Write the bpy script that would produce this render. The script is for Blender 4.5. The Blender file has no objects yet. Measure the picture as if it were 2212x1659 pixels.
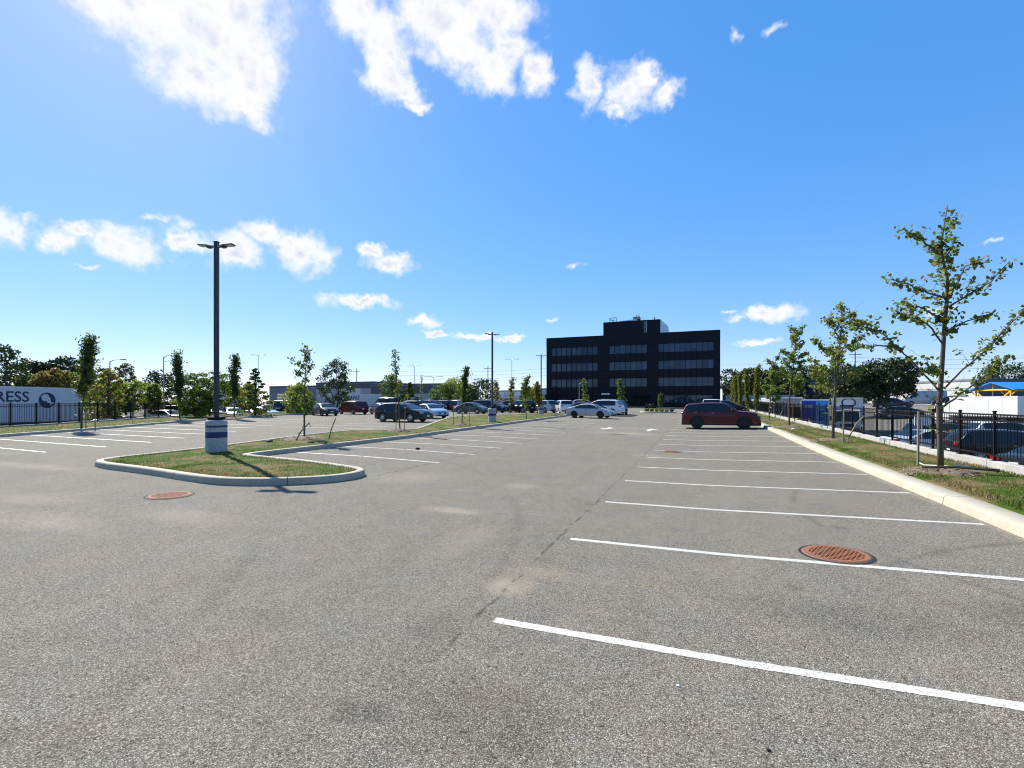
import bpy, bmesh, math, random
import numpy as np
from mathutils import Vector, Matrix
R = math.radians
scene = bpy.context.scene
COL = scene.collection

# ------------------------------------------------------------------ camera, sky, sun, exposure
# world axes: +Y runs along the driving lane, +X to its right; the camera stands at the origin
CAM_H = 1.85
YAW = R(20.95)
cam_d = bpy.data.cameras.new('camera')
cam = bpy.data.objects.new('camera', cam_d); COL.objects.link(cam)
cam.location = (0, 0, CAM_H); cam.rotation_euler = (R(90), 0, YAW)
cam_d.sensor_width = 36; cam_d.lens = 36*1050/2212
cam_d.shift_y = (870-829.5)/2212
cam_d.clip_start = 0.05; cam_d.clip_end = 6000
scene.camera = cam

SUN_AZ = R(-61); SUN_EL = R(41)       # azimuth from +Y towards +X
EXPOSURE = 1.0
SKY_STRENGTH = 0.104
scene.view_settings.view_transform = 'Standard'
scene.view_settings.look = 'None'
scene.view_settings.exposure = EXPOSURE
scene.view_settings.gamma = 1
scene.view_settings.use_curve_mapping = False
scene.cycles.use_denoising = True
scene.cycles.filter_width = 1.1
scene.cycles.max_bounces = 8
scene.cycles.transparent_max_bounces = 8
scene.cycles.sample_clamp_indirect = 6

sd = bpy.data.lights.new('sun', 'SUN'); sd.energy = 4.9; sd.angle = R(0.53); sd.color = (1.0, 0.955, 0.88)
sun = bpy.data.objects.new('sun', sd); COL.objects.link(sun)
sv = Vector((math.sin(SUN_AZ)*math.cos(SUN_EL), math.cos(SUN_AZ)*math.cos(SUN_EL), math.sin(SUN_EL)))
sun.rotation_euler = sv.to_track_quat('Z', 'Y').to_euler()
sun.location = (-40, 30, 60)


class NT:
    """small helper around a node tree"""
    def __init__(s, tree): s.t = tree; s.n = tree.nodes; s.l = tree.links
    def node(s, typ, **kw):
        nd = s.n.new(typ)
        for k, v in kw.items(): setattr(nd, k, v)
        return nd
    def put(s, sock, v):
        if isinstance(v, bpy.types.NodeSocket): s.l.new(v, sock)
        elif v is not None: sock.default_value = v
    def m(s, op, a, b=None, c=None, clamp=False):
        nd = s.node('ShaderNodeMath', operation=op); nd.use_clamp = clamp
        s.put(nd.inputs[0], a)
        if b is not None: s.put(nd.inputs[1], b)
        if c is not None: s.put(nd.inputs[2], c)
        return nd.outputs[0]
    def vm(s, op, a, b=None, out=0):
        nd = s.node('ShaderNodeVectorMath', operation=op); s.put(nd.inputs[0], a)
        if b is not None: s.put(nd.inputs[1], b)
        return nd.outputs['Value'] if op in ('LENGTH', 'DOT_PRODUCT', 'DISTANCE') else nd.outputs[0]
    def noise(s, vec, scale, detail=3, rough=.55, dist=0, out='Fac'):
        nd = s.node('ShaderNodeTexNoise'); s.put(nd.inputs['Vector'], vec)
        nd.inputs['Scale'].default_value = scale; nd.inputs['Detail'].default_value = detail
        nd.inputs['Roughness'].default_value = rough; nd.inputs['Distortion'].default_value = dist
        return nd.outputs[out]
    def voro(s, vec, scale, feature='F1', out='Distance', rnd=1):
        nd = s.node('ShaderNodeTexVoronoi', feature=feature); s.put(nd.inputs['Vector'], vec)
        nd.inputs['Scale'].default_value = scale; nd.inputs['Randomness'].default_value = rnd
        return nd.outputs[out]
    def ss(s, x, lo, hi, a=0., b=1.):
        nd = s.node('ShaderNodeMapRange', interpolation_type='SMOOTHSTEP')
        s.put(nd.inputs[0], x); nd.inputs[1].default_value = lo; nd.inputs[2].default_value = hi
        nd.inputs[3].default_value = a; nd.inputs[4].default_value = b
        return nd.outputs[0]
    def lin(s, x, lo, hi, a=0., b=1.):
        nd = s.node('ShaderNodeMapRange'); s.put(nd.inputs[0], x)
        nd.inputs[1].default_value = lo; nd.inputs[2].default_value = hi
        nd.inputs[3].default_value = a; nd.inputs[4].default_value = b
        return nd.outputs[0]
    def mix(s, f, a, b, blend='MIX'):
        nd = s.node('ShaderNodeMix', data_type='RGBA', blend_type=blend)
        s.put(nd.inputs[0], f)
        s.put(nd.inputs[6], a if isinstance(a, bpy.types.NodeSocket) else (*a, 1)[:4])
        s.put(nd.inputs[7], b if isinstance(b, bpy.types.NodeSocket) else (*b, 1)[:4])
        return nd.outputs[2]
    def mul(s, col, f):
        return s.vm('MULTIPLY', col, s.comb(f, f, f))
    def comb(s, x, y, z):
        nd = s.node('ShaderNodeCombineXYZ')
        for i, q in enumerate((x, y, z)): s.put(nd.inputs[i], q)
        return nd.outputs[0]
    def sep(s, v):
        nd = s.node('ShaderNodeSeparateXYZ'); s.put(nd.inputs[0], v); return nd.outputs
    def bump(s, h, strength=.3, dist=.01):
        nd = s.node('ShaderNodeBump'); s.put(nd.inputs['Height'], h)
        nd.inputs['Strength'].default_value = strength; nd.inputs['Distance'].default_value = dist
        return nd.outputs[0]


# sky: daylight plus cumulus clouds, laid out by azimuth and elevation
CLOUDS = [(-58.5,32.7,5.6,3.0),(-52.9,33.2,5.9,3.9),(-49.3,31.1,3.4,4.2),(-53.7,29.3,4.6,2.3),(-50.1,27.8,3.8,1.6),(-60.1,33.3,4.3,2.6),(-50.1,34.9,3.6,2.8),(-54.9,36.3,8.9,2.5),(-38.7,37.3,3.2,2.1),(-36.4,36.3,3.0,2.6),(-35.7,33.6,2.5,2.4),(-33.6,31.9,2.0,1.2),(-32.3,30.8,1.7,0.6),(-28.9,38.1,5.2,2.5),(-22.4,38.7,5.3,2.2),(-26.7,35.8,4.1,1.9),(-23.5,34.4,3.8,2.2),(-18.0,34.2,2.2,1.8),(-21.3,36.3,3.5,1.5),(-26.2,40.8,8.7,2.0),(-12.0,32.8,1.7,2.0),(-7.4,32.2,2.8,2.3),(-8.9,30.7,2.0,0.8),(-3.3,31.3,1.6,1.1),(-5.6,33.1,1.4,1.0),(-11.0,33.5,1.0,0.8),(-66.9,13.9,1.7,1.4),(-66.1,15.0,1.0,0.5),(-63.9,13.7,1.4,1.1),(-59.8,14.2,3.9,1.7),(-62.7,14.7,1.6,0.9),(-57.1,17.1,1.1,0.4),(-55.1,17.0,1.2,0.5),(-54.9,15.5,2.4,1.3),(-50.5,15.1,2.7,2.1),(-56.0,15.9,1.2,0.9),(-48.0,17.4,2.1,1.4),(-44.4,15.8,3.5,2.3),(-45.8,16.8,2.9,1.2),(-37.2,16.8,1.6,0.9),(-34.9,15.5,3.1,1.2),(-62.1,11.9,1.0,0.2),(-38.7,11.3,4.5,0.9),(-31.5,9.3,1.8,0.7),(-29.7,8.0,1.8,0.4),(-25.1,7.8,2.9,0.5),(-21.0,7.6,1.6,0.4),(-16.1,9.6,0.8,0.3),(-13.7,15.8,1.0,0.4),(6.7,9.2,3.2,1.0),(3.8,8.9,1.2,0.5),(5.5,6.4,2.5,0.5),(2.9,9.8,0.7,0.2),(4.0,34.4,0.6,0.5),(7.3,34.0,1.0,0.4),(23.6,13.5,0.6,0.2),(20.4,8.1,1.0,0.3)]
CLOUD_LIGHT = 4.95

def build_sky():
    w = bpy.data.worlds.new('World'); scene.world = w; w.use_nodes = True
    N = NT(w.node_tree); N.n.clear()
    sky = N.node('ShaderNodeTexSky', sky_type='NISHITA'); sky.sun_disc = False
    sky.sun_elevation = SUN_EL; sky.sun_rotation = SUN_AZ
    sky.altitude = 150; sky.air_density = 1.0; sky.dust_density = 0.28; sky.ozone_density = 3.0
    d = N.node('ShaderNodeTexCoord').outputs['Generated']
    x, y, z = N.sep(d)
    az = N.m('MULTIPLY', N.m('ARCTAN2', x, y), 57.2958)
    el = N.m('MULTIPLY', N.m('ARCSINE', z), 57.2958)
    p = N.comb(az, el, 0.)
    wob = N.vm('SUBTRACT', N.noise(d, 26, 4, .6, out='Color'), (.5, .5, .5))
    wob2 = N.vm('SUBTRACT', N.noise(d, 90, 3, .6, out='Color'), (.5, .5, .5))
    pw = N.vm('ADD', p, N.vm('ADD', N.vm('MULTIPLY', wob, (3.6, 2.4, 0)), N.vm('MULTIPLY', wob2, (1.0, .7, 0))))
    best = wisp = None
    for (a, e, ra, re) in CLOUDS:
        g = (1.16 if ra > 2 else 1.25)*(1 if e > 22 else .90)
        q = N.vm('MULTIPLY', N.vm('SUBTRACT', pw, (a, e, 0)), (1/max(ra*g, .6), 1/max(re*g, .3), 0))
        ln = N.vm('LENGTH', q)
        if ra < 1.3: wisp = ln if wisp is None else N.m('MINIMUM', wisp, ln)
        else: best = ln if best is None else N.m('SMOOTH_MIN', best, ln, .25)
    body = N.m('SUBTRACT', 1.0, best)
    # scattered clouds of the same kind over the rest of the sky
    flat = N.comb(N.m('DIVIDE', x, N.m('ADD', N.m('ABSOLUTE', z), .22)), N.m('DIVIDE', y, N.m('ADD', N.m('ABSOLUTE', z), .22)), 0.)
    far = N.m('MULTIPLY', N.m('SUBTRACT', N.noise(flat, 1.25, 3, .5), .60), 5.0)
    out_az = N.ss(N.m('ABSOLUTE', N.m('ADD', az, 20.95)), 50, 60)
    out_el = N.ss(el, 41, 47)
    outside = N.m('MAXIMUM', out_az, out_el)
    far = N.m('SUBTRACT', far, N.m('MULTIPLY', N.m('SUBTRACT', 1., outside), 3.))
    body = N.m('MAXIMUM', body, far)
    fine = N.noise(d, 34, 7, .56)
    fine2 = N.noise(d, 11, 5, .55)
    raw = N.m('ADD', body, N.m('ADD', N.m('MULTIPLY', N.m('SUBTRACT', fine, .5), 1.05), N.m('MULTIPLY', N.m('SUBTRACT', fine2, .5), .8)))
    dens = N.ss(raw, -.12, .72)
    soft = N.m('ADD', N.m('SUBTRACT', 1.15, wisp), N.m('MULTIPLY', N.m('SUBTRACT', fine, .5), 1.0))
    dens = N.m('MAXIMUM', dens, N.ss(soft, .0, 1.3, 0, .8))
    dens = N.m('MULTIPLY', dens, N.ss(el, 0., 3.))
    thick = N.ss(raw, .42, 1.15)
    puff = N.ss(N.noise(N.vm('MULTIPLY', d, (1, 1, 1.5)), 16, 5, .55), .36, .62)
    grey = N.m('MULTIPLY', thick, N.lin(puff, 0, 1, .9, .15))
    ccol = N.mix(grey, (1.0, 1.0, 1.0), (.55, .63, .82))
    ccol = N.mul(ccol, CLOUD_LIGHT)
    hs = N.node('ShaderNodeHueSaturation'); hs.inputs['Saturation'].default_value = 1.7; gm_ = N.node('ShaderNodeGamma'); N.put(gm_.inputs[0], N.vm('MULTIPLY', sky.outputs[0], (1/3, 1/3, 1/3))); gm_.inputs[1].default_value = .46; N.put(hs.inputs['Color'], N.vm('MULTIPLY', gm_.outputs[0], (3.12, 3.28, 3.8))); skyc = hs.outputs[0]
    colr = N.mix(dens, skyc, ccol)
    bg = N.node('ShaderNodeBackground'); N.put(bg.inputs[0], colr); bg.inputs[1].default_value = SKY_STRENGTH
    o = N.node('ShaderNodeOutputWorld'); N.l.new(bg.outputs[0], o.inputs[0])
build_sky()

# ------------------------------------------------------------------ helpers
def link(name, me, mats=None, parent=None, smooth=None):
    o = bpy.data.objects.new(name, me); COL.objects.link(o)
    if mats is not None:
        for mm in (mats if isinstance(mats, (list, tuple)) else [mats]): me.materials.append(mm)
    if parent is not None: o.parent = parent
    if smooth is not None:
        me.polygons.foreach_set('use_smooth', [True]*len(me.polygons))
        if smooth < 180: me.set_sharp_from_angle(angle=R(smooth))
    return o
def tag(o, label, cat, group=None):
    o['label'] = label; o['category'] = cat
    if group: o['group'] = group
    return o
def thing(name, label, cat, loc=(0, 0, 0), rz=0, group=None):
    o = bpy.data.objects.new(name, None); COL.objects.link(o)
    o.location = loc; o.rotation_euler = (0, 0, rz); o.empty_display_size = .2
    return tag(o, label, cat, group)
def struct(o): o['kind'] = 'structure'; return o
def stuff(o): o['kind'] = 'stuff'; return o

class MB:
    """collects simple shapes into one mesh"""
    def __init__(s): s.v = []; s.f = []; s.mi = []
    def add(s, vs, fs, mi=0):
        b = len(s.v); s.v.extend([tuple(q) for q in vs]); s.f.extend([tuple(b+i for i in f) for f in fs]); s.mi.extend([mi]*len(fs)); return s
    def box(s, x0, x1, y0, y1, z0, z1, mi=0, bev=0):
        if bev:
            b = bev; xs = ((x0, x1), (y0, y1), (z0, z1)); vs = []
            for ax in range(3):
                for sg in (0, 1):
                    o1, o2 = [k for k in range(3) if k != ax]
                    for (i, j) in ((0, 0), (1, 0), (1, 1), (0, 1)):
                        p = [0, 0, 0]; p[ax] = xs[ax][sg]
                        p[o1] = xs[o1][i] + (b if i == 0 else -b); p[o2] = xs[o2][j] + (b if j == 0 else -b); vs.append(p)
            bm = bmesh.new(); [bm.verts.new(p) for p in vs]
            r = bmesh.ops.convex_hull(bm, input=bm.verts[:]); bm.verts.index_update()
            s.add([q.co[:] for q in bm.verts], [[q.index for q in f.verts] for f in bm.faces], mi); bm.free(); return s
        s.add([(x0,y0,z0),(x1,y0,z0),(x1,y1,z0),(x0,y1,z0),(x0,y0,z1),(x1,y0,z1),(x1,y1,z1),(x0,y1,z1)],
              [(3,2,1,0),(4,5,6,7),(0,1,5,4),(1,2,6,5),(2,3,7,6),(3,0,4,7)], mi); return s
    def tube(s, pts, rad, n=6, mi=0, caps=True):
        pts = [Vector(p) for p in pts]
        if not hasattr(rad, '__len__'): rad = [rad]*len(pts)
        vs = []; fs = []; ref = None
        for i, p in enumerate(pts):
            d = (pts[min(i+1, len(pts)-1)] - pts[max(i-1, 0)])
            d = d.normalized() if d.length > 1e-9 else Vector((0, 0, 1))
            if ref is None: ref = Vector((1, 0, 0)) if abs(d.x) < .8 else Vector((0, 1, 0))
            a = (ref - d*ref.dot(d)).normalized(); b = d.cross(a); ref = a
            for k in range(n):
                t = 2*math.pi*k/n; vs.append(p + (a*math.cos(t) + b*math.sin(t))*rad[i])
        for i in range(len(pts)-1):
            for k in range(n): fs.append((i*n+k, i*n+(k+1) % n, (i+1)*n+(k+1) % n, (i+1)*n+k))
        if caps: fs.append(tuple(range(n-1, -1, -1))); fs.append(tuple((len(pts)-1)*n+k for k in range(n)))
        return s.add(vs, fs, mi)
    def bar(s, p, q, w, hgt=None, mi=0):
        return s.tube([p, q], [w*.7071]*2, 4, mi)
    def lathe(s, prof, n=16, c=(0, 0, 0), axis='z', mi=0):
        vs = []; fs = []
        for r, h in prof:
            for k in range(n):
                t = 2*math.pi*k/n; a, b = r*math.cos(t), r*math.sin(t)
                vs.append((c[0]+a, c[1]+b, c[2]+h) if axis == 'z' else (c[0]+a, c[1]+h, c[2]+b))
        for i in range(len(prof)-1):
            for k in range(n):
                f = (i*n+k, i*n+(k+1) % n, (i+1)*n+(k+1) % n, (i+1)*n+k)
                fs.append(f if axis == 'z' else f[::-1])
        return s.add(vs, fs, mi)
    def mesh(s, name):
        me = bpy.data.meshes.new(name); me.from_pydata(s.v, [], s.f)
        if any(s.mi): me.polygons.foreach_set('material_index', s.mi)
        me.update(); return me
    def build(s, name, mats=None, parent=None, smooth=None): return link(name, s.mesh(name), mats, parent, smooth)

def text_mesh(txt, size, extrude=.004, bold=0., shear=0., sx=1.):
    cu = bpy.data.curves.new('lettering', 'FONT'); cu.body = txt; cu.size = size; cu.extrude = extrude
    cu.offset = bold; cu.shear = shear; cu.align_x = 'CENTER'; cu.align_y = 'CENTER'; cu.resolution_u = 3
    o = bpy.data.objects.new('lettering', cu); COL.objects.link(o)
    bpy.context.view_layer.update()
    me = bpy.data.meshes.new_from_object(o.evaluated_get(bpy.context.evaluated_depsgraph_get()))
    bpy.data.objects.remove(o); bpy.data.curves.remove(cu)
    for v in me.vertices: v.co.x *= sx
    return me

def copy_tree(o, parent=None):
    c = o.copy(); COL.objects.link(c); c.parent = parent
    for ch in o.children: copy_tree(ch, c)
    return c

# ------------------------------------------------------------------ materials
MATS = {}
def new_mat(name):
    m = bpy.data.materials.new(name); m.use_nodes = True; MATS[name] = m
    N = NT(m.node_tree); b = N.n['Principled BSDF']; return m, N, b
def pos(N): return N.node('ShaderNodeNewGeometry').outputs['Position']
def opos(N): return N.node('ShaderNodeTexCoord').outputs['Object']
def plain(name, col, rough=.5, metal=0, spec=.5, vary=.12, scale=6, coat=0, dirt=None, bump=0, bscale=60):
    m, N, b = new_mat(name); p = opos(N)
    n = N.noise(p, scale, 4, .6)
    c = N.mix(n, tuple(k*(1-vary) for k in col), tuple(min(1, k*(1+vary)) for k in col))
    if dirt:
        c = N.mix(N.ss(N.noise(p, scale*.4, 5, .7), .5, .75), c, dirt)
    N.put(b.inputs['Base Color'], c); b.inputs['Metallic'].default_value = metal
    N.put(b.inputs['Roughness'], N.lin(N.noise(p, scale*2, 3), .3, .7, max(0, rough-.08), min(1, rough+.08)))
    b.inputs['Specular IOR Level'].default_value = spec
    if coat: b.inputs['Coat Weight'].default_value = coat; b.inputs['Coat Roughness'].default_value = .04
    if bump: N.put(b.inputs['Normal'], N.bump(N.noise(p, bscale, 4, .6), bump, .01))
    return m
def paint(name, col, metal=.0):
    m, N, b = new_mat(name); p = opos(N)
    dust = N.ss(N.noise(p, 3, 4, .7), .4, .8, 0, .03)
    low = N.ss(N.sep(p)[2], .7, .25, 0, .10)
    dust = N.m('MAXIMUM', dust, N.m('MULTIPLY', low, N.noise(p, 9, 3)))
    N.put(b.inputs['Base Color'], N.mix(dust, col, (.30, .27, .23)))
    b.inputs['Metallic'].default_value = metal; b.inputs['Roughness'].default_value = .38
    dk = max(col) < .13; b.inputs['Coat Weight'].default_value = .5 if dk else 1; b.inputs['Coat Roughness'].default_value = .03
    if dk: b.inputs['Specular IOR Level'].default_value = .15
    return m

def asphalt(name, base=(.142, .127, .098), marks=True):
    m, N, b = new_mat(name); p = pos(N); u, v, _ = N.sep(p)
    p2 = N.comb(u, v, 0.)
    grain = N.node('ShaderNodeTexVoronoi', feature='F1'); N.put(grain.inputs['Vector'], p2); grain.inputs['Scale'].default_value = 150
    gr = N.sep(grain.outputs['Color'])[0]
    big_st = N.node('ShaderNodeTexVoronoi', feature='F1'); N.put(big_st.inputs['Vector'], p2); big_st.inputs['Scale'].default_value = 84
    bs = N.m('MULTIPLY', N.ss(N.sep(big_st.outputs['Color'])[1], .86, .92), N.ss(big_st.outputs['Distance'], .28, .42, 1, 0))
    g2 = N.sep(N.voro(p2, 260, out='Color'))[1]
    stone = N.m('ADD', N.ss(gr, .55, 1.0, 0, 1.0), N.ss(gr, .0, .40, -.60, 0))
    stone = N.m('ADD', stone, N.m('MULTIPLY', N.m('SUBTRACT', g2, .5), .5))
    stone = N.m('ADD', stone, N.m('MULTIPLY', bs, 1.5))
    holes = N.ss(N.noise(p2, 26, 4, .7), .30, .46, -.75, 0)
    stone = N.m('ADD', stone, holes)
    stk = N.noise(N.vm('MULTIPLY', p2, (2.6, .35, 1)), 1.1, 5, .7)
    big = N.m('ADD', N.m('MULTIPLY', N.noise(p2, .13, 5, .6), .55), N.m('MULTIPLY', stk, .45)); mid = N.noise(p2, .8, 5, .65, .6); sm = N.noise(p2, 4.5, 4, .65)
    tone = N.m('ADD', N.m('ADD', N.m('MULTIPLY', N.m('SUBTRACT', big, .5), .55), N.m('MULTIPLY', N.m('SUBTRACT', mid, .5), .36)), N.m('MULTIPLY', N.m('SUBTRACT', sm, .5), .40))
    k = N.m('MAXIMUM', N.m('ADD', N.m('ADD', 1.0, tone), N.m('MULTIPLY', stone, .82)), .10)
    hue = N.mix(N.ss(N.noise(p2, 1.3, 4, .6), .35, .65), (base[0]*.95, base[1]*.98, base[2]*1.03), (base[0]*1.02, base[1]*1.0, base[2]*.95))
    hue = N.mix(N.m('MULTIPLY', N.ss(gr, .6, 1), .5), hue, (.22, .21, .19))
    col = N.mul(hue, k)
    pits = N.m('MULTIPLY', N.ss(N.sep(N.voro(p2, 11, out='Color'))[2], .72, .74, 0, 1), N.ss(N.voro(p2, 11), .05, .10, 1, 0))
    dark = None
    if marks:
        wv = N.vm('MULTIPLY', N.vm('SUBTRACT', N.noise(p2, 1.6, 5, .65, out='Color'), (.5, .5, .5)), (.17, .17, 0))
        cu, cv, _ = N.sep(N.vm('ADD', p2, wv))
        fine = N.noise(p2, 7, 3)
        for (c0, lo, hi, wid, st) in ((-1.78, 2.6, 34, .022, .5), (-7.25, 8.5, 40, .05, .55), (-4.4, 9, 60, .014, .25)):
            ln = N.ss(N.m('ABSOLUTE', N.m('SUBTRACT', cu, c0)), wid*.3, wid*1.6, st, 0)
            ln = N.m('MULTIPLY', ln, N.m('MULTIPLY', N.ss(v, lo, lo+1), N.ss(v, hi, hi-2)))
            ln = N.m('MULTIPLY', ln, N.ss(fine, .42, .6, .0, 1))
            dark = ln if dark is None else N.m('MAXIMUM', dark, ln)
        # long tyre scuffs sweeping through the aisle and into the stalls
        for (cx, cy, rad, wid, st) in ((-22, -9, 21.6, .16, .13), (-22, -9, 23.2, .16, .12), (6.5, 3.0, 4.2, .10, .26), (6.4, 3.1, 5.6, .10, .25), (8, 9.5, 6.4, .1, .22), (-14, 3, 12.1, .13, .13), (-5.2, 20, 5.1, .1, .2)):
            r = N.vm('DISTANCE', N.comb(cu, cv, 0.), (cx, cy, 0))
            ln = N.ss(N.m('ABSOLUTE', N.m('SUBTRACT', r, rad)), 0, wid, st, 0)
            ln = N.m('MULTIPLY', ln, N.ss(N.noise(p2, .5, 2), .42, .6))
            dark = N.m('MAXIMUM', dark, ln)
        # darker, more open-textured pavement patches by the camera and pale sandy stains
        for (cx, cy, rx, ry, st) in ((-1.2, 2.6, .7, .5, .22), (-2.0, 3.55, .35, .5, .15), (-.3, 2.2, .4, .3, .35), (1.3, 4.9, 1.2, .5, .2), (-4.2, 27.2, .75, .6, .55), (-3.4, 3.1, .6, .2, .12), (3.0, 5.4, 1.2, .6, .25), (1.9, 8.3, .20, .16, .22), (1.2, 10.6, .25, .15, .2), (1.6, 13.3, .2, .2, .22), (.9, 5.5, .12, .10, .25), (-.6, 2.05, .25, .2, .4), (-1.9, 2.4, .3, .15, .35), (-10.2, 14.6, .2, .2, .2), (-9.6, 17.4, .2, .2, .2)):
            q = N.vm('LENGTH', N.vm('MULTIPLY', N.vm('SUBTRACT', N.comb(cu, cv, 0.), (cx, cy, 0)), (1/rx, 1/ry, 0)))
            dark = N.m('MAXIMUM', dark, N.m('MULTIPLY', N.ss(q, .3, 1.1, st, 0), N.ss(fine, .3, .6, .4, 1)))
        sand = None
        for (cx, cy, rx, ry, st) in ((-1.78, 4.62, .34, .40, .75), (-1.62, 5.05, .45, .25, .55), (-3.9, 7.3, .75, .28, .7), (-9.2, 4.2, 1.6, .55, .55), (-7.4, 5.2, 1.3, .5, .35), (-3.6, 10.0, .5, .5, .55), (-3.9, 28, 2.6, 1.6, .5), (-6.6, 9.9, 1.2, 1.2, .45), (-1.6, 17.7, .7, .5, .5), (-17, 7.6, 4.5, .5, .4), (-11.5, 5.0, 3, .5, .3), (-26, 9, 5, .7, .35), (-4.5, 33, 4, 2, .3), (-2.9, 5.9, .4, .9, .3)):
            q = N.vm('LENGTH', N.vm('MULTIPLY', N.vm('SUBTRACT', N.comb(cu, cv, 0.), (cx, cy, 0)), (1/rx, 1/ry, 0)))
            e = N.m('MULTIPLY', N.ss(q, .15, 1.15, st, 0), N.ss(mid, .3, .6, .45, 1))
            sand = e if sand is None else N.m('MAXIMUM', sand, e)
        # grit gathered along the kerbs
        kerbside = N.ss(N.m('ABSOLUTE', N.m('SUBTRACT', cu, 3.98)), .02, .22, .55, 0)
        sand = N.m('MAXIMUM', sand, N.m('MULTIPLY', kerbside, N.ss(fine, .35, .65)))
        col = N.mix(sand, col, N.mul(N.mix(gr, (.22, .18, .13), (.36, .31, .235)), N.m('ADD', .75, N.m('MULTIPLY', sm, .5))))
        col = N.mul(col, N.m('SUBTRACT', 1., dark))
    col = N.mix(N.m('MULTIPLY', pits, .8), col, (.02, .019, .018))
    N.put(b.inputs['Base Color'], col); b.inputs['Roughness'].default_value = .92
    b.inputs['Specular IOR Level'].default_value = .12
    h = N.m('ADD', N.m('MULTIPLY', grain.outputs['Distance'], -1.2), N.m('ADD', N.m('MULTIPLY', gr, .5), N.m('MULTIPLY', N.noise(p2, 30, 4, .7), 1.2)))
    N.put(b.inputs['Normal'], N.bump(h, .55, .006))
    return m

def grass_ground(name):
    m, N, b = new_mat(name); p = pos(N)
    dry = N.ss(N.m('ADD', N.m('MULTIPLY', N.noise(p, .9, 5, .65, .5), .7), N.m('MULTIPLY', N.noise(p, 5, 4, .6), .35)),   .46, .61)
    g = N.mix(N.noise(p, 14, 4, .7), (.030, .062, .005), (.070, .120, .012))
    d = N.mix(N.noise(p, 22, 4, .7), (.12, .088, .038), (.24, .18, .085))
    N.put(b.inputs['Base Color'], N.mix(dry, g, d)); b.inputs['Roughness'].default_value = .95
    b.inputs['Specular IOR Level'].default_value = .1
    N.put(b.inputs['Normal'], N.bump(N.m('ADD', N.noise(p, 40, 5, .7), N.noise(p, 8, 3)), .8, .05))
    return m
def grass_blade(name):
    m, N, b = new_mat(name); p = pos(N)
    dry = N.ss(N.m('ADD', N.m('MULTIPLY', N.noise(p, .9, 5, .65, .5), .7), N.m('MULTIPLY', N.noise(p, 5, 4, .6), .35)), .46, .61)
    rnd = N.node('ShaderNodeNewGeometry').outputs['Random Per Island']
    g = N.mix(rnd, (.045, .100, .006), (.110, .190, .016)); d = N.mix(rnd, (.17, .125, .045), (.34, .26, .12))
    c = N.mix(N.m('ADD', dry, N.m('MULTIPLY', N.ss(rnd, .8, .82), .5), clamp=True), g, d)
    N.put(b.inputs['Base Color'], c); b.inputs['Roughness'].default_value = .8; b.inputs['Specular IOR Level'].default_value = .2
    tr = N.node('ShaderNodeBsdfTranslucent'); N.put(tr.inputs[0], c)
    mx = N.node('ShaderNodeMixShader'); mx.inputs[0].default_value = .35
    N.l.new(b.outputs[0], mx.inputs[1]); N.l.new(tr.outputs[0], mx.inputs[2])
    N.l.new(mx.outputs[0], N.n['Material Output'].inputs[0])
    return m
def leaf_mat(name, transl=.45):
    m, N, b = new_mat(name)
    at = N.node('ShaderNodeAttribute'); at.attribute_name = 'tint'
    c = at.outputs['Color']
    N.put(b.inputs['Base Color'], c); b.inputs['Roughness'].default_value = .55; b.inputs['Specular IOR Level'].default_value = .3
    tr = N.node('ShaderNodeBsdfTranslucent'); N.put(tr.inputs[0], N.vm('MULTIPLY', c, (1.25, 1.3, .7)))
    mx = N.node('ShaderNodeMixShader'); mx.inputs[0].default_value = transl
    N.l.new(b.outputs[0], mx.inputs[1]); N.l.new(tr.outputs[0], mx.inputs[2])
    N.l.new(mx.outputs[0], N.n['Material Output'].inputs[0])
    return m
def line_paint(name):
    m, N, b = new_mat(name); p = pos(N); u, v, _ = N.sep(p); p2 = N.comb(u, v, 0.)
    g = N.sep(N.voro(p2, 78, out='Color'))[0]
    wear = N.m('ADD', N.ss(N.m('ADD', N.noise(p2, 22, 5, .75), N.m('MULTIPLY', N.m('SUBTRACT', N.noise(p2, .7, 3), .5), .5)), .54, .70, 0, .8), N.ss(g, .90, .93, 0, .75), clamp=True)
    scratch = N.ss(N.voro(N.vm('ADD', p2, N.vm('MULTIPLY', N.noise(p2, 3, 3, out='Color'), (.5, .5, 0))), 6, 'DISTANCE_TO_EDGE'), .0, .012, .45, 0)
    wear = N.m('MAXIMUM', wear, scratch)
    c = N.mix(wear, N.mix(N.noise(p2, 2, 3), (.44, .427, .365), (.50, .487, .425)), (.22, .20, .18))
    N.put(b.inputs['Base Color'], c); b.inputs['Roughness'].default_value = .6
    N.put(b.inputs['Normal'], N.bump(N.noise(p2, 110, 3), .25, .004))
    return m
def concrete(name, lo, hi, scale=3, speck=.5):
    m, N, b = new_mat(name); p = pos(N)
    n = N.m('ADD', N.m('MULTIPLY', N.noise(p, scale, 5, .65), .6), N.m('MULTIPLY', N.noise(p, scale*14, 4, .7), .4))
    c = N.mix(N.ss(n, .3, .7), lo, hi)
    st = N.noise(N.vm('MULTIPLY', p, (3, 3, .5)), 2.2, 5, .7)
    c = N.mix(N.ss(st, .55, .75, 0, speck), c, tuple(k*.55 for k in lo))
    sp = N.sep(N.voro(p, 70, out='Color'))[0]
    c = N.mix(N.ss(sp, .85, .9, 0, speck*.5), c, tuple(k*.4 for k in lo))
    N.put(b.inputs['Base Color'], c); b.inputs['Roughness'].default_value = .85; b.inputs['Specular IOR Level'].default_value = .3
    N.put(b.inputs['Normal'], N.bump(n, .25, .01))
    return m
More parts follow.
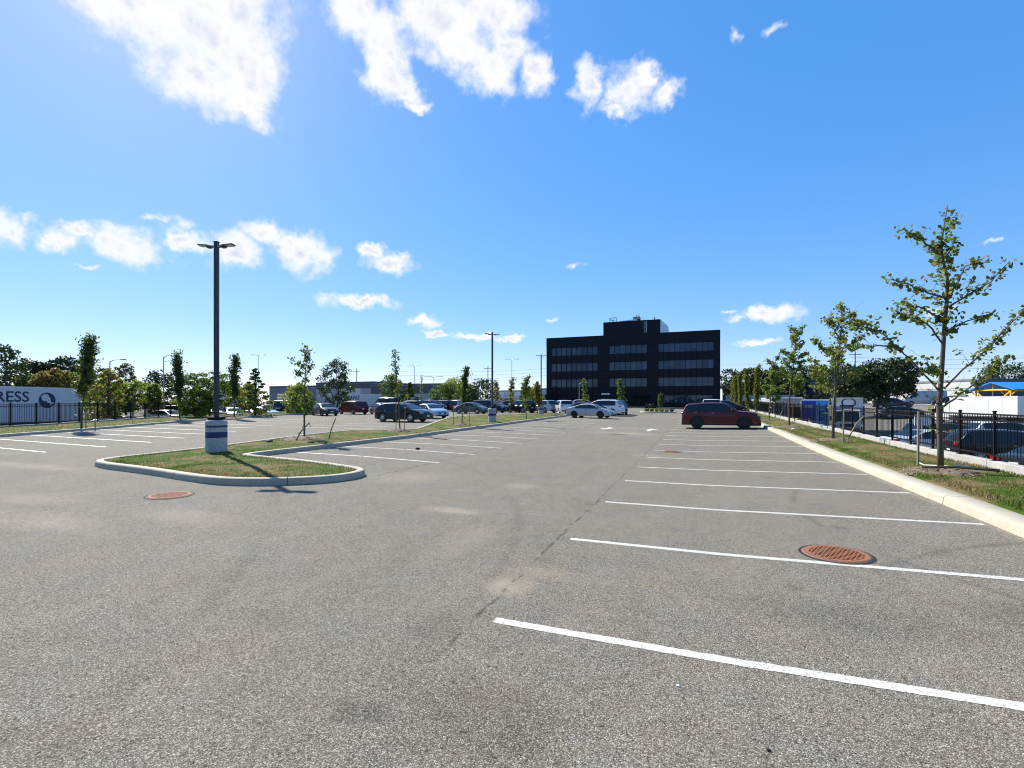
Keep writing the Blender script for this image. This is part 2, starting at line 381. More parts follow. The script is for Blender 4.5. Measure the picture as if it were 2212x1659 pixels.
def glass_dark(name, col=(.012, .014, .016), rough=.03, ior=1.5, vary=0):
    m, N, b = new_mat(name)
    c = col
    if vary:
        c = N.mix(N.noise(opos(N), 1.5, 2), tuple(k*(1-vary) for k in col), tuple(k*(1+vary) for k in col)); N.put(b.inputs['Base Color'], c)
    else: b.inputs['Base Color'].default_value = (*col, 1)
    b.inputs['Roughness'].default_value = rough; b.inputs['IOR'].default_value = ior
    return m

asphalt('asphalt_lot'); asphalt('asphalt_plain', (.15, .136, .114), False)
grass_ground('turf'); grass_blade('grass_blades')
leaf_mat('leaves'); leaf_mat('leaves_far', .14)
line_paint('marking_paint')
concrete('kerb_concrete', (.33, .295, .225), (.42, .38, .29), 2.2, .22)
concrete('wall_concrete', (.28, .27, .245), (.42, .41, .37), 1.5, .35)
concrete('base_concrete', (.26, .265, .27), (.47, .475, .47), 9, .55)
plain('bark', (.085, .068, .05), .9, vary=.45, scale=25, bump=.6, bscale=70)
plain('bark_pale', (.27, .23, .18), .9, vary=.35, scale=25, bump=.5)
plain('stake_wood', (.25, .20, .145), .85, vary=.3, scale=18)
plain('mulch', (.13, .095, .06), .95, vary=.5, scale=22, bump=1, bscale=50)
plain('straw', (.36, .27, .16), .95, vary=.4, scale=30, bump=.6)
plain('tie_webbing', (.55, .53, .48), .8)
plain('black_metal', (.006, .0065, .007), .55, spec=.18)
plain('pole_metal', (.030, .034, .042), .38, .3, .5, vary=.1)
plain('galvanised', (.38, .40, .42), .45, .6)
plain('lamp_grey', (.16, .165, .17), .5)
plain('lens_pale', (.40, .38, .36), .3)
plain('blue_band', (.008, .022, .11), .55)
plain('rust', (.23, .080, .032), .85, vary=.45, scale=18, bump=.6, bscale=90)
plain('rust_edge', (.16, .09, .06), .85, vary=.4, scale=30)
plain('pit_black', (.006, .005, .005), .95)
plain('rubber', (.016, .016, .017), .8)
plain('dark_trim', (.012, .012, .013), .5)
plain('rim_silver', (.48, .48, .49), .3, .85)
plain('rim_dark', (.03, .03, .032), .4, .5)
plain('chrome', (.6, .6, .6), .15, 1)
plain('plate', (.7, .72, .75), .5)
plain('headlamp', (.55, .58, .6), .12, .3)
plain('tail_red', (.36, .012, .010), .2, coat=.6)
plain('white_panel', (.62, .62, .60), .45, dirt=(.52, .51, .49), scale=1.2)
plain('white_trailer', (.50, .53, .57), .5, dirt=(.42, .42, .42), scale=.9)
plain('trailer_frame', (.05, .05, .055), .7)
plain('navy_print', (.012, .022, .065), .5)
plain('blue_wrap', (.01, .05, .42), .35)
plain('cyan_wrap', (.03, .27, .62), .35)
plain('yellow_steel', (.75, .43, .05), .5)
plain('machine_yellow', (.70, .40, .03), .5)
plain('blue_roof', (.02, .22, .72), .45)
plain('red_print', (.62, .05, .05), .5)
plain('grey_wall', (.165, .165, .185), .8, scale=.5, dirt=(.13, .13, .15))
plain('grey_wall_light', (.30, .31, .33), .8, scale=.5)
plain('pale_wall', (.48, .48, .45), .8, scale=.4, dirt=(.49, .49, .47))
plain('dark_wall', (.035, .037, .045), .7, scale=.5)
plain('slate_wall', (.06, .068, .085), .7, scale=.5)
plain('spandrel', (.009, .010, .017), .25, spec=.10, vary=.25, scale=.6)
plain('mullion', (.004, .004, .006), .5, spec=.1)
plain('core_black', (.004, .004, .006), .6, spec=.1)
for nm_, k_ in (('window_glass', 1.), ('window_glass_dim', .72), ('window_glass_bright', 1.25)):
    wg = glass_dark(nm_, (.020*k_, .034*k_, .058*k_), .02, 1.40+.14*k_); wg.node_tree.nodes['Principled BSDF'].inputs['Specular Tint'].default_value = (.60, .77, 1, 1)
plain('blind_grey', (.16, .17, .18), .7)
glass_dark('car_glass', (.010, .012, .014), .02, 1.55)
glass_dark('shop_glass', (.02, .025, .03), .05, 1.6)
plain('roof_gravel', (.25, .24, .23), .9)
plain('metal_panel', (.42, .47, .54), .3, .5)
plain('wire', (.05, .05, .055), .6)
plain('dried_grass', (.52, .40, .20), .9, vary=.3, scale=8)
plain('wood_pole', (.20, .17, .14), .9)
plain('litter_white', (.7, .7, .68), .6)
M = MATS
# ------------------------------------------------------------------ terrain heights
def gz(u, v):
    """the lot: a shallow valley along the lane, rising gently towards the office block"""
    return (.02*max(0, min(u-.3, 4)) + .018*max(0, min(-u-2, 8)) + .009*max(0, min(v-20, 80)))
WALL_L = [(-20, -28), (-27.5, -10), (-36, 6), (-41.6, 17.3), (-47, 27), (-54.9, 42.6), (-58.5, 59), (-62, 90), (-64, 150)]
KERB_L = [(-17, -18), (-24, -3), (-28, 5.5), (-32.2, 13.4), (-34.8, 18.1), (-38.3, 24), (-42, 32), (-45.5, 42), (-48, 56), (-49, 70)]
def interp(tab, v):
    for (a, b), (c, d) in zip(tab, tab[1:]):
        if v <= d: return a + (c-a)*max(0., min(1., (v-b)/(d-b)))
    return tab[-1][0]
def sstep(x, a, b):
    t = max(0., min(1., (x-a)/(b-a))); return t*t*(3-2*t)
def rz(u, v):   # neighbouring yard on the right, lower beside the wall, rising further out
    return -1.15 + 2.3*max(0, min(1, (v-45)/50))*sstep(u, 9, 25) + .5*sstep(v, 70, 130)
def lz(u, v):   # neighbouring yard on the left
    return -.95 + .85*sstep(v, 27, 40) - .5*sstep(v, 60, 95)

def sheet(name, us, vs, zf, mat, uf=None):
    vv = []; ff = []; n = len(us)
    for v in vs:
        for k in us:
            u = uf(k, v) if uf else k
            vv.append((u, v, zf(u, v)))
    for j in range(len(vs)-1):
        for i in range(n-1): ff.append((j*n+i, j*n+i+1, (j+1)*n+i+1, (j+1)*n+i))
    me = bpy.data.meshes.new(name); me.from_pydata(vv, [], ff); me.update()
    return struct(link(name, me, M[mat], smooth=180))
lin = np.linspace
vs_lot = list(lin(-14, 60, 75)) + list(lin(62, 145, 30))
# lot columns placed so that the valley lines fall on mesh edges
def lot_u(k, v):
    w = interp(WALL_L, v) + .05
    fixed = [-10, -2, .3, 4.3, 6.52]
    if k <= 0: return w + (fixed[0]-w)*(k+1)
    i = min(int(k), 3); return fixed[i] + (fixed[i+1]-fixed[i])*(k-i)
lot = sheet('parking_lot', [-1, -.8, -.6, -.4, -.2, 0, .5, 1, 1.5, 2, 2.5, 3, 3.5, 4], vs_lot, gz, 'asphalt_lot', lot_u)
sheet('neighbour_yard', list(lin(6.7, 40, 20))+[55, 80, 120, 180], list(lin(-14, 150, 60))+[220, 300], rz, 'asphalt_plain')
sheet('side_yard', list(lin(0, 1, 14)), list(lin(-28, 150, 50))+[220], lz, 'asphalt_plain', lambda k, v: interp(WALL_L, v)-.15-170*k)
gm, N, b = new_mat('far_ground')
N.put(b.inputs['Base Color'], N.mix(N.noise(pos(N), .02, 4), (.06, .085, .03), (.17, .16, .14))); b.inputs['Roughness'].default_value = .95
me = bpy.data.meshes.new('ground'); S = 4000
me.from_pydata([(-S, -S, -2.4), (S, -S, -2.4), (S, S, -2.4), (-S, S, -2.4)], [], [(0, 1, 2, 3)])
struct(link('ground', me, gm))

# ------------------------------------------------------------------ kerbs
def chaikin(pts, n=2, closed=True):
    for _ in range(n):
        out = []
        m = len(pts)
        for i in range(m if closed else m-1):
            a, b2 = pts[i], pts[(i+1) % m]
            out += [(a[0]*.75+b2[0]*.25, a[1]*.75+b2[1]*.25), (a[0]*.25+b2[0]*.75, a[1]*.25+b2[1]*.75)]
        pts = out if closed else [pts[0]] + out + [pts[-1]]
    return pts
def resample(pts, step, closed):
    P = pts + ([pts[0]] if closed else []); out = []
    for a, b2 in zip(P, P[1:]):
        L = math.hypot(b2[0]-a[0], b2[1]-a[1]); n = max(1, int(round(L/step)))
        out += [(a[0]+(b2[0]-a[0])*i/n, a[1]+(b2[1]-a[1])*i/n) for i in range(n)]
    if not closed: out.append(P[-1])
    return out
def offset(pts, d, closed):
    n = len(pts); out = []
    for i in range(n):
        a = pts[(i-1) % n] if closed or i > 0 else pts[i]; c = pts[(i+1) % n] if closed or i < n-1 else pts[i]
        tx, ty = c[0]-a[0], c[1]-a[1]; L = math.hypot(tx, ty) or 1
        out.append((pts[i][0]-ty/L*d, pts[i][1]+tx/L*d))
    return out
def kerb(name, pts, closed, width, hgt=.15, groove=2.9):
    """sweep a rounded kerb section; the width goes to the left of the path. Cast joints are left open."""
    pts = resample(pts, .45, closed)
    prof = [(-.02, -.12), (0, hgt-.05), (.012, hgt-.018), (.04, hgt), (width-.035, hgt), (width-.008, hgt-.02), (width, hgt-.05), (width+.01, -.12)]
    cols = [offset(pts, o, closed) for o, _ in prof]
    n = len(pts); vv = []; ff = []; acc = 0
    nseg = n if closed else n-1
    rows = lambda i: [(cols[k][i][0], cols[k][i][1], gz(*pts[i])+prof[k][1]) for k in range(len(prof))]
    last = 0.
    for i in range(nseg):
        j = (i+1) % n; r0, r1 = rows(i), rows(j)
        L = math.dist(pts[i], pts[j]); last += L
        if last > groove:
            last = 0.; f = 1-.018/L
            r1 = [tuple(p+(q-p)*f for p, q in zip(a, c)) for a, c in zip(r0, r1)]
        b0 = len(vv); vv += r0+r1; m = len(prof)
        for k in range(m-1): ff.append((b0+k, b0+m+k, b0+m+k+1, b0+k+1))
        if last == 0.: ff.append(tuple(b0+m+k for k in range(m)))
        ff.append(tuple(b0+k for k in range(m-1, -1, -1))) if i == 0 and not closed else None
    me = bpy.data.meshes.new(name); me.from_pydata(vv, [], ff); me.update()
    return struct(link(name, me, M['kerb_concrete'], smooth=40))

rng = random.Random(5)
def turf_patch(name, poly, zoff, seed, crown=0.):
    """grass surface filling a polygon, gently uneven"""
    bm = bmesh.new(); vs = [bm.verts.new((x, y, 0)) for x, y in poly]; bm.faces.new(vs)
    bmesh.ops.triangulate(bm, faces=bm.faces[:])
    for _ in range(3):
        bmesh.ops.subdivide_edges(bm, edges=[e for e in bm.edges if e.calc_length() > .8], cuts=1)
        bmesh.ops.triangulate(bm, faces=bm.faces[:])
    r = random.Random(seed)
    for q in bm.verts:
        edge = any(len(e.link_faces) == 1 for e in q.link_edges)
        q.co.z = gz(q.co.x, q.co.y) + zoff + (0 if edge else crown + r.uniform(-.015, .03))
    me = bpy.data.meshes.new(name); bm.to_mesh(me); bm.free()
    o = struct(link(name, me, M['turf'], smooth=180)); return o

ISLAND = chaikin([(-15.2, 8.05), (-12.3, 7.72), (-10.2, 7.30), (-9.2, 7.28), (-8.2, 7.75), (-7.35, 8.7), (-7.4, 9.75), (-8.3, 10.15), (-12.6, 10.9), (-12.98, 11.1),
                  (-13.0, 13), (-13.0, 20), (-13.0, 30), (-13.0, 42), (-13.0, 52.2), (-13.3, 54), (-15.0, 55.3), (-17.5, 54.5), (-20.5, 50), (-22.6, 45), (-22.6, 42), (-19.2, 33.5), (-15.6, 24.9), (-15.5, 24.2),
                  (-18.2, 22.9), (-18.5, 22.0), (-18.3, 19), (-17.1, 15), (-16.2, 12), (-15.9, 10), (-15.8, 8.9)][::1], 2)
# path runs clockwise-or-not: make it counter-clockwise so the kerb width lies inside
def area(p): return .5*sum(a[0]*c[1]-c[0]*a[1] for a, c in zip(p, p[1:]+p[:1]))
if area(ISLAND) < 0: ISLAND = ISLAND[::-1]
kerb('island_kerb', ISLAND, True, .20, .15)
isl_in = offset(resample(ISLAND, .45, True), .17, True)
turf_patch('island_turf', isl_in, .11, 1, .03)
RK = [(4.0, v) for v in (-12, 0, 6, 12, 20, 30, 45, 60, 80, 99)]
kerb('lot_kerb', RK[::-1], False, .42, .155, 6.5)   # width towards +X
turf_patch('verge_turf', [(4.38, -12), (6.5, -12), (6.5, 100), (4.38, 100)], .13, 2, .10)
KL = chaikin(KERB_L, 2, False)
kerb('side_kerb', KL, False, .2, .15, 4.5)
kin = offset(KL, .16, False)
kl_poly = kin + [(interp(WALL_L, v)+.1, v) for v in lin(74, -27, 40)]
turf_patch('side_turf', kl_poly, .11, 3, .03)

# grass blades: one uncountable mass per lawn, denser where it is close
def blades(name, pts, zf, hgt, parent=None, seed=0, wid=.006):
    r = np.random.default_rng(seed); n = len(pts)
    pts = np.array(pts); z = np.array([zf(a, c) for a, c in pts])
    ang = r.uniform(0, 2*np.pi, n); h = hgt*r.uniform(.5, 1.3, n); lean = r.normal(0, .5, (n, 2))*h[:, None]
    d = np.stack([np.cos(ang), np.sin(ang)], 1)*(wid*r.uniform(.7, 1.5, n))[:, None]
    V = np.zeros((n*3, 3)); base = np.column_stack([pts, z])
    V[0::3] = base + np.column_stack([d, np.full(n, -.02)]); V[1::3] = base + np.column_stack([-d, np.full(n, -.02)])
    V[2::3] = base + np.column_stack([lean, h])
    me = bpy.data.meshes.new(name); me.vertices.add(n*3); me.vertices.foreach_set('co', V.ravel())
    me.loops.add(n*3); me.loops.foreach_set('vertex_index', np.arange(n*3)); me.polygons.add(n)
    me.polygons.foreach_set('loop_start', np.arange(n)*3); me.update(calc_edges=True)
    return stuff(tag(link(name, me, M['grass_blades'], parent), 'short patchy green and straw-dry grass blades on the lawn', 'grass'))
rg = np.random.default_rng(11)
def keep_in(poly, X, Y):
    c = np.zeros(len(X), bool); j = len(poly)-1
    for i in range(len(poly)):
        (xi, yi), (xj, yj) = poly[i], poly[j]
        if yi != yj: c ^= ((yi > Y) != (yj > Y)) & (X < (xj-xi)*(Y-yi)/(yj-yi)+xi)
        j = i
    return list(zip(X[c].tolist(), Y[c].tolist()))
pts = keep_in(isl_in, rg.uniform(-19, -7.4, 52000), 7.3+18*rg.random(52000)**1.7) + keep_in(isl_in, rg.uniform(-23, -13, 9000), rg.uniform(24, 55, 9000))
o = blades('island_grass', pts, lambda u, v: gz(u, v)+.13, .05, seed=1, wid=.009); o['label'] = 'short patchy grass on the kerbed island under the lamp post'
pts = [(rg.uniform(4.42, 6.46), 5 + 25*rg.random()**1.3) for _ in range(42000)] + [(rg.uniform(4.42, 6.46), rg.uniform(28, 70)) for _ in range(8000)]
o = blades('verge_grass', pts, lambda u, v: gz(u, v)+.22, .05, seed=2, wid=.009); o['label'] = 'short patchy grass on the verge between the pale kerb and the black fence'
pts = keep_in(kl_poly, rg.uniform(-58, -28, 40000), rg.uniform(8, 62, 40000))
o = blades('side_grass', pts, lambda u, v: gz(u, v)+.13, .09, seed=3, wid=.02); o['label'] = 'green grass strip along the side fence and wall'

# ------------------------------------------------------------------ painted markings (parts of the lot)
def stripe(a, c, w=.10, name='stall_line', z=.0025, step=.6):
    dx, dy = c[0]-a[0], c[1]-a[1]; L = math.hypot(dx, dy); nx, ny = -dy/L*w/2, dx/L*w/2
    n = max(2, int(L/step)); rj = random.Random(int(a[1]*97)); vv = []; ff = []
    for i in range(n+1):
        x, y = a[0]+dx*i/n, a[1]+dy*i/n
        j1, j2 = (1+rj.gauss(0, .045), 1+rj.gauss(0, .045)) if step < .1 else (1, 1)
        vv += [(x+nx*j1, y+ny*j1, gz(x+nx, y+ny)+z), (x-nx*j2, y-ny*j2, gz(x-nx, y-ny)+z)]
    for i in range(n): ff.append((2*i, 2*i+1, 2*i+3, 2*i+2))
    me = bpy.data.meshes.new(name); me.from_pydata(vv, [], ff); me.update()
    if me.polygons[0].normal.z < 0: me.flip_normals()
    return link(name, me, M['marking_paint'], lot)
for k in range(0, 26): stripe((-1.62, 3.81+2.645*k), (3.9, 3.81+2.645*k), step=.035 if k < 5 else .6)
stripe((-1.62, 3.81-2.645), (3.9, 3.81-2.645))
for k in range(0, 21): stripe((-7.1, 12.55+2.42*k), (-12.95, 13.0+2.42*k))
left_ends = [(-19.6, 7.6), (-21.0, 9.9), (-21.3, 11.9), (-22.0, 14.0), (-23.1, 16.2), (-24.3, 18.6), (-25.5, 21), (-27.2, 23.9), (-28.7, 26.6), (-30.1, 29.3), (-31.6, 32.2), (-33, 35)]
for (u, v) in left_ends: stripe((u, v), (interp(KERB_L, v+1.0)+.15, v+.9))
for k in range(7): stripe((-26.6+.3*k, 25.6+2.6*k), (-19.0-1.0*k if k else -16.2, 25.6+2.6*k))
def arrow(name, cx, cy, sgn):
    poly = [(-.09, -.75), (.09, -.75), (.09, .1), (.42, .1), (0, .85), (-.42, .1), (-.09, .1)]
    vv = [(cx+x*1.35, cy+sgn*y*1.7, gz(cx, cy+sgn*y)+.006) for x, y in poly]
    me = bpy.data.meshes.new(name); me.from_pydata(vv, [], [(0, 1, 2, 6), (3, 4, 5), (2, 3, 5, 6)]); me.update()
    for f in me.polygons:
        if f.normal.z < 0: me.flip_normals(); break
    link(name, me, M['marking_paint'], lot)
arrow('painted_arrow', -5.55, 32.1, -1); arrow('painted_arrow', -2.85, 31.8, 1)

# ------------------------------------------------------------------ rusty round drain grates
def grate(label, u, v, rz_, rad=.33):
    t = thing('drain_grate', label, 'drain grate', (u, v, gz(u, v)+.001), 0, 'drain grates'); t.rotation_euler.y = -math.atan(.02) if u > .3 else math.atan(.018) if u < -2 else 0
    MB().lathe([(rad+.028, -.01), (rad+.028, .004), (rad+.012, .014), (rad+.003, .014), (rad+.003, .001)], 40).build('frame', M['rust_edge'], t, 30)
    MB().lathe([(rad+.065, .0025), (rad+.031, .0035)], 36).build('tar_joint', M['pit_black'], t)
    MB().lathe([(rad+.006, .003), (.001, .003)], 32).build('pit', M['pit_black'], t)  # flat black disc above the asphalt stands in for the shaded pit
    n = 60; cell = 2*rad/n; m = MB(); hole = lambda i, j: ((j % 5) in (1, 2, 3)) and (((i + (2 if (j//5) % 2 else 0)) % 4) in (0, 1, 2))
    solid = set()
    for i in range(n):
        for j in range(n):
            x, y = -rad+(i+.5)*cell, -rad+(j+.5)*cell; r = math.hypot(x, y)
            if r < rad-.001 and not (r < rad-.045 and hole(i, j)): solid.add((i, j))
    top = .016
    for (i, j) in solid:
        x0, y0 = -rad+i*cell, -rad+j*cell; x1, y1 = x0+cell, y0+cell
        m.add([(x0, y0, top), (x1, y0, top), (x1, y1, top), (x0, y1, top)], [(0, 1, 2, 3)])
        for (di, dj, a, c) in ((-1, 0, (x0, y1), (x0, y0)), (1, 0, (x1, y0), (x1, y1)), (0, -1, (x0, y0), (x1, y0)), (0, 1, (x1, y1), (x0, y1))):
            if (i+di, j+dj) not in solid: m.add([(*a, top), (*a, top-.012), (*c, top-.012), (*c, top)], [(0, 1, 2, 3)], 1)  # slot walls coloured black to paint the shade inside the slots
    m.build('cover_plate', [M['rust'], M['pit_black']], t)
    return t
grate('rusty round drain grate between the long painted stall lines nearest the pale kerb', 1.55, 6.86, R(12))
grate('rusty round drain grate in front of the kerbed island nose', -9.15, 6.15, R(40))
grate('rusty round drain grate at the tip of a stall line beside the lane', -.95, 19.3, R(80))

# ------------------------------------------------------------------ retaining walls and fences
def wall_blocks(name, path, width, z0f, z1f, label, mat='wall_concrete', seg=3.2):
    t = thing(name, label, 'wall', (0, 0, 0))
    P = resample(path, seg, False)
    for a, c in zip(P, P[1:]):
        dx, dy = c[0]-a[0], c[1]-a[1]; L = math.hypot(dx, dy); ux, uy = dx/L, dy/L
        g = .008; a2 = (a[0]+ux*g, a[1]+uy*g); c2 = (c[0]-ux*g, c[1]-uy*g)
        nx, ny = -uy*width/2, ux*width/2; vv = []
        for (x, y), tr in ((a2, 1), (c2, 1)):
            zt = z1f(x, y); zb = z0f(x, y)
            vv += [(x+nx, y+ny, zb), (x-nx, y-ny, zb), (x+nx, y+ny, zt-.012), (x-nx, y-ny, zt-.012), (x+nx*.86, y+ny*.86, zt), (x-nx*.86, y-ny*.86, zt)]
        ff = [(0, 6, 8, 2), (2, 8, 10, 4), (4, 10, 11, 5), (5, 11, 9, 3), (3, 9, 7, 1), (0, 2, 4, 5, 3, 1), (6, 7, 9, 11, 10, 8)]
        me = bpy.data.meshes.new('wall_panel'); me.from_pydata(vv, [], ff); me.update()
        bm = bmesh.new(); bm.from_mesh(me); bmesh.ops.recalc_face_normals(bm, faces=bm.faces[:]); bm.to_mesh(me); bm.free()
        link('wall_panel', me, M[mat], t)
    return t
WR_TOP = lambda u, v: gz(6.4, v)+.385-.0*v
wall_blocks('retaining_wall', [(6.62, v) for v in (-12, 20, 40, 70, 100)], .22, lambda u, v: -1.3, WR_TOP, 'low pale concrete retaining wall under the black fence beside the verge', seg=2.4)
WLC = chaikin([(u, v) for u, v in WALL_L if v <= 60], 1, False)
wall_blocks('boundary_wall', WLC, .25, lambda u, v: gz(u, v)-1.4, lambda u, v: gz(u, v)+.22, 'low concrete wall under the side fence beyond the grass strip')

fence_mats = [M['black_metal']]
def fence(name, label, path, post_gap, hgt, zf, pick_gap, pick_w, post_w, single=0):
    """steel fence: posts and rails are parts; pickets are parts near by and one mass beyond"""
    t = thing(name, label, 'fence', (0, 0, 0))
    P = resample(path, post_gap, False)
    pm = MB().box(-post_w/2, post_w/2, -post_w/2, post_w/2, -.05, hgt+.05).mesh('post'); pm.materials.append(M['black_metal'])
    cap = MB().box(-post_w*.7, post_w*.7, -post_w*.7, post_w*.7, hgt+.05, hgt+.075).mesh('post_cap'); cap.materials.append(M['black_metal'])
    plate = MB().box(-post_w*1.4, post_w*1.4, -post_w*1.4, post_w*1.4, 0, .012).mesh('base_plate'); plate.materials.append(M['black_metal'])
    pk = MB().box(-pick_w/2, pick_w/2, -pick_w/2, pick_w/2, .08, hgt+.0).mesh('picket'); pk.materials.append(M['black_metal'])
    rest = MB(); npick = 0
    for i, a in enumerate(P):
        c = P[min(i+1, len(P)-1)]; z = zf(*a); ang = math.atan2(c[1]-a[1], c[0]-a[0]) if i < len(P)-1 else 0
        for mm, nm in ((pm, 'post'), (cap, 'post_cap'), (plate, 'base_plate')):
            if nm != 'post' and i > 40: continue
            o = bpy.data.objects.new(nm, mm); COL.objects.link(o); o.parent = t; o.location = (*a, z); o.rotation_euler.z = ang
        if i == len(P)-1: break
        L = math.dist(a, c); z2 = zf(*c)
        for zz in (.12, hgt-.17, hgt-.02):
            rl = MB(); w = .018; nx, ny = -(c[1]-a[1])/L*w, (c[0]-a[0])/L*w
            vv = []
            for (x, y), z0 in ((a, z), (c, z2)):
                vv += [(x+nx, y+ny, z0+zz-.02), (x-nx, y-ny, z0+zz-.02), (x-nx, y-ny, z0+zz+.02), (x+nx, y+ny, z0+zz+.02)]
            rl.add(vv, [(0, 1, 5, 4), (1, 2, 6, 5), (2, 3, 7, 6), (3, 0, 4, 7)]); rl.build('rail', M['black_metal'], t)
        n = int(L/pick_gap)
        for k in range(1, n):
            f = k/n; x, y = a[0]+(c[0]-a[0])*f, a[1]+(c[1]-a[1])*f; z0 = z+(z2-z)*f
            if npick < single and y > 11.6:
                o = bpy.data.objects.new('picket', pk); COL.objects.link(o); o.parent = t; o.location = (x, y, z0); o.rotation_euler.z = ang; npick += 1
            else:
                q = pick_w/2; rest.box(x-q, x+q, y-q, y+q, z0+.08, z0+hgt)
    if rest.v: stuff(rest.build('pickets', M['black_metal'], t))
    return t
fence('metal_fence', 'black steel picket fence on the low concrete wall beside the verge trees', [(6.62, 11.7-1.62*8)] + [(6.62, v) for v in (11.7, 33, 60, 95)], 1.62, 1.12, WR_TOP, .118, .013, .05, 290)
FL = [p for p in chaikin([(u, v) for u, v in WALL_L if v <= 60], 1, False)]
def cut(path, v0, v1):
    P = resample(path, .5, False); return [p for p in P if v0 <= p[1] <= v1][::4]
fence('metal_fence', 'black steel picket fence in front of the long white trailer with navy lettering', cut(FL, -9, 44), 2.35, 1.42, lambda u, v: gz(u, v)+.22, .125, .020, .07)
fence('metal_fence', 'thin black fence in front of the far trailer behind the parked cars', [(-50, 72), (-40, 78), (-30, 84)], 2.6, 1.5, lambda u, v: gz(u, v)+.1, .15, .02, .06)

# ------------------------------------------------------------------ lamp posts of the lot
def lamp_post(label, u, v, zoff, rz_, num='217'):
    z = gz(u, v)+zoff
    t = thing('lamp_post', label, 'lamp post', (u, v, z), rz_, 'twin-headed lamp posts')
    bh = 1.04; br = .305
    base = MB().lathe([(.001, -.3), (br+.005, -.3), (br+.005, .04), (br, .10), (br, bh-.13), (br+.005, bh-.125), (br+.005, bh-.05), (br-.02, bh-.015), (br-.06, bh), (.001, bh)], 30).build('concrete_base', M['base_concrete'], t, 35)
    for (a, c) in ((bh-.235, bh-.175), (bh-.56, bh-.38)):
        MB().lathe([(br+.0025, a), (br+.004, a+.004), (br+.004, c-.004), (br+.0025, c)], 30).build('painted_band', M['blue_band'], base, 30)
    MB().box(-.17, .17, -.17, .17, bh, bh+.018, bev=.004).build('base_plate', M['black_metal'], t)
    MB().box(-.19, .19, -.19, .19, bh+.02, bh+.10, bev=.02).build('base_cover', M['black_metal'], t)
    top = 6.72; w = .062
    MB().box(-w, w, -w, w, bh+.09, top, bev=.012).build('pole', M['pole_metal'], t)
    MB().box(-w-.008, w+.008, -w-.008, w+.008, top, top+.03, bev=.006).build('pole_cap', M['pole_metal'], t)
    MB().box(-.03, .03, -w-.012, -w, bh+.35, bh+.5).build('hand_hole_cover', M['pole_metal'], t)
    for s in (-1, 1):
        h = MB()
        pl = [(.05, .055, .0), (.12, .05, .01), (.20, .075, .02), (.26, .115, .028), (.56, .115, .05), (.58, .1, .052)]
        thick = [.05, .045, .05, .038, .028, .02]
        vv = []; ff = []
        for (x, hw, zz), th in zip(pl, thick):
            for (yy, z1) in ((-hw, zz-th), (hw, zz-th), (hw, zz), (-hw, zz)): vv.append((s*x, yy, top-.12+z1))
        for i in range(len(pl)-1):
            for k in range(4): ff.append((i*4+k, i*4+(k+1) % 4, (i+1)*4+(k+1) % 4, (i+1)*4+k))
        ff += [(3, 2, 1, 0), tuple(len(vv)-4+k for k in range(4))]
        h.add(vv, ff); head = h.build('lamp_head', M['lamp_grey'], t)
        MB().box(*sorted((s*.33, s*.54)), -.09, .09, top-.135+.012, top-.12+.018).build('lens', M['lens_pale'], head)
        MB().box(*sorted((s*.17, s*.30)), -.075, .075, top-.2+.018, top-.15+.02, bev=.012).build('driver_box', M['pole_metal'], head)
    return t
lamp_post('tall twin-headed lamp post on the nose of the kerbed island beside an empty aisle', -14.4, 11.15, .12, R(18))
lamp_post('tall twin-headed lamp post on the island beside the grey sedan and dark minivan', -14.45, 33.6, .13, R(40))
lamp_post('twin-headed lamp post at the far end of the island behind the white cars', -16.6, 52.6, .13, R(20))
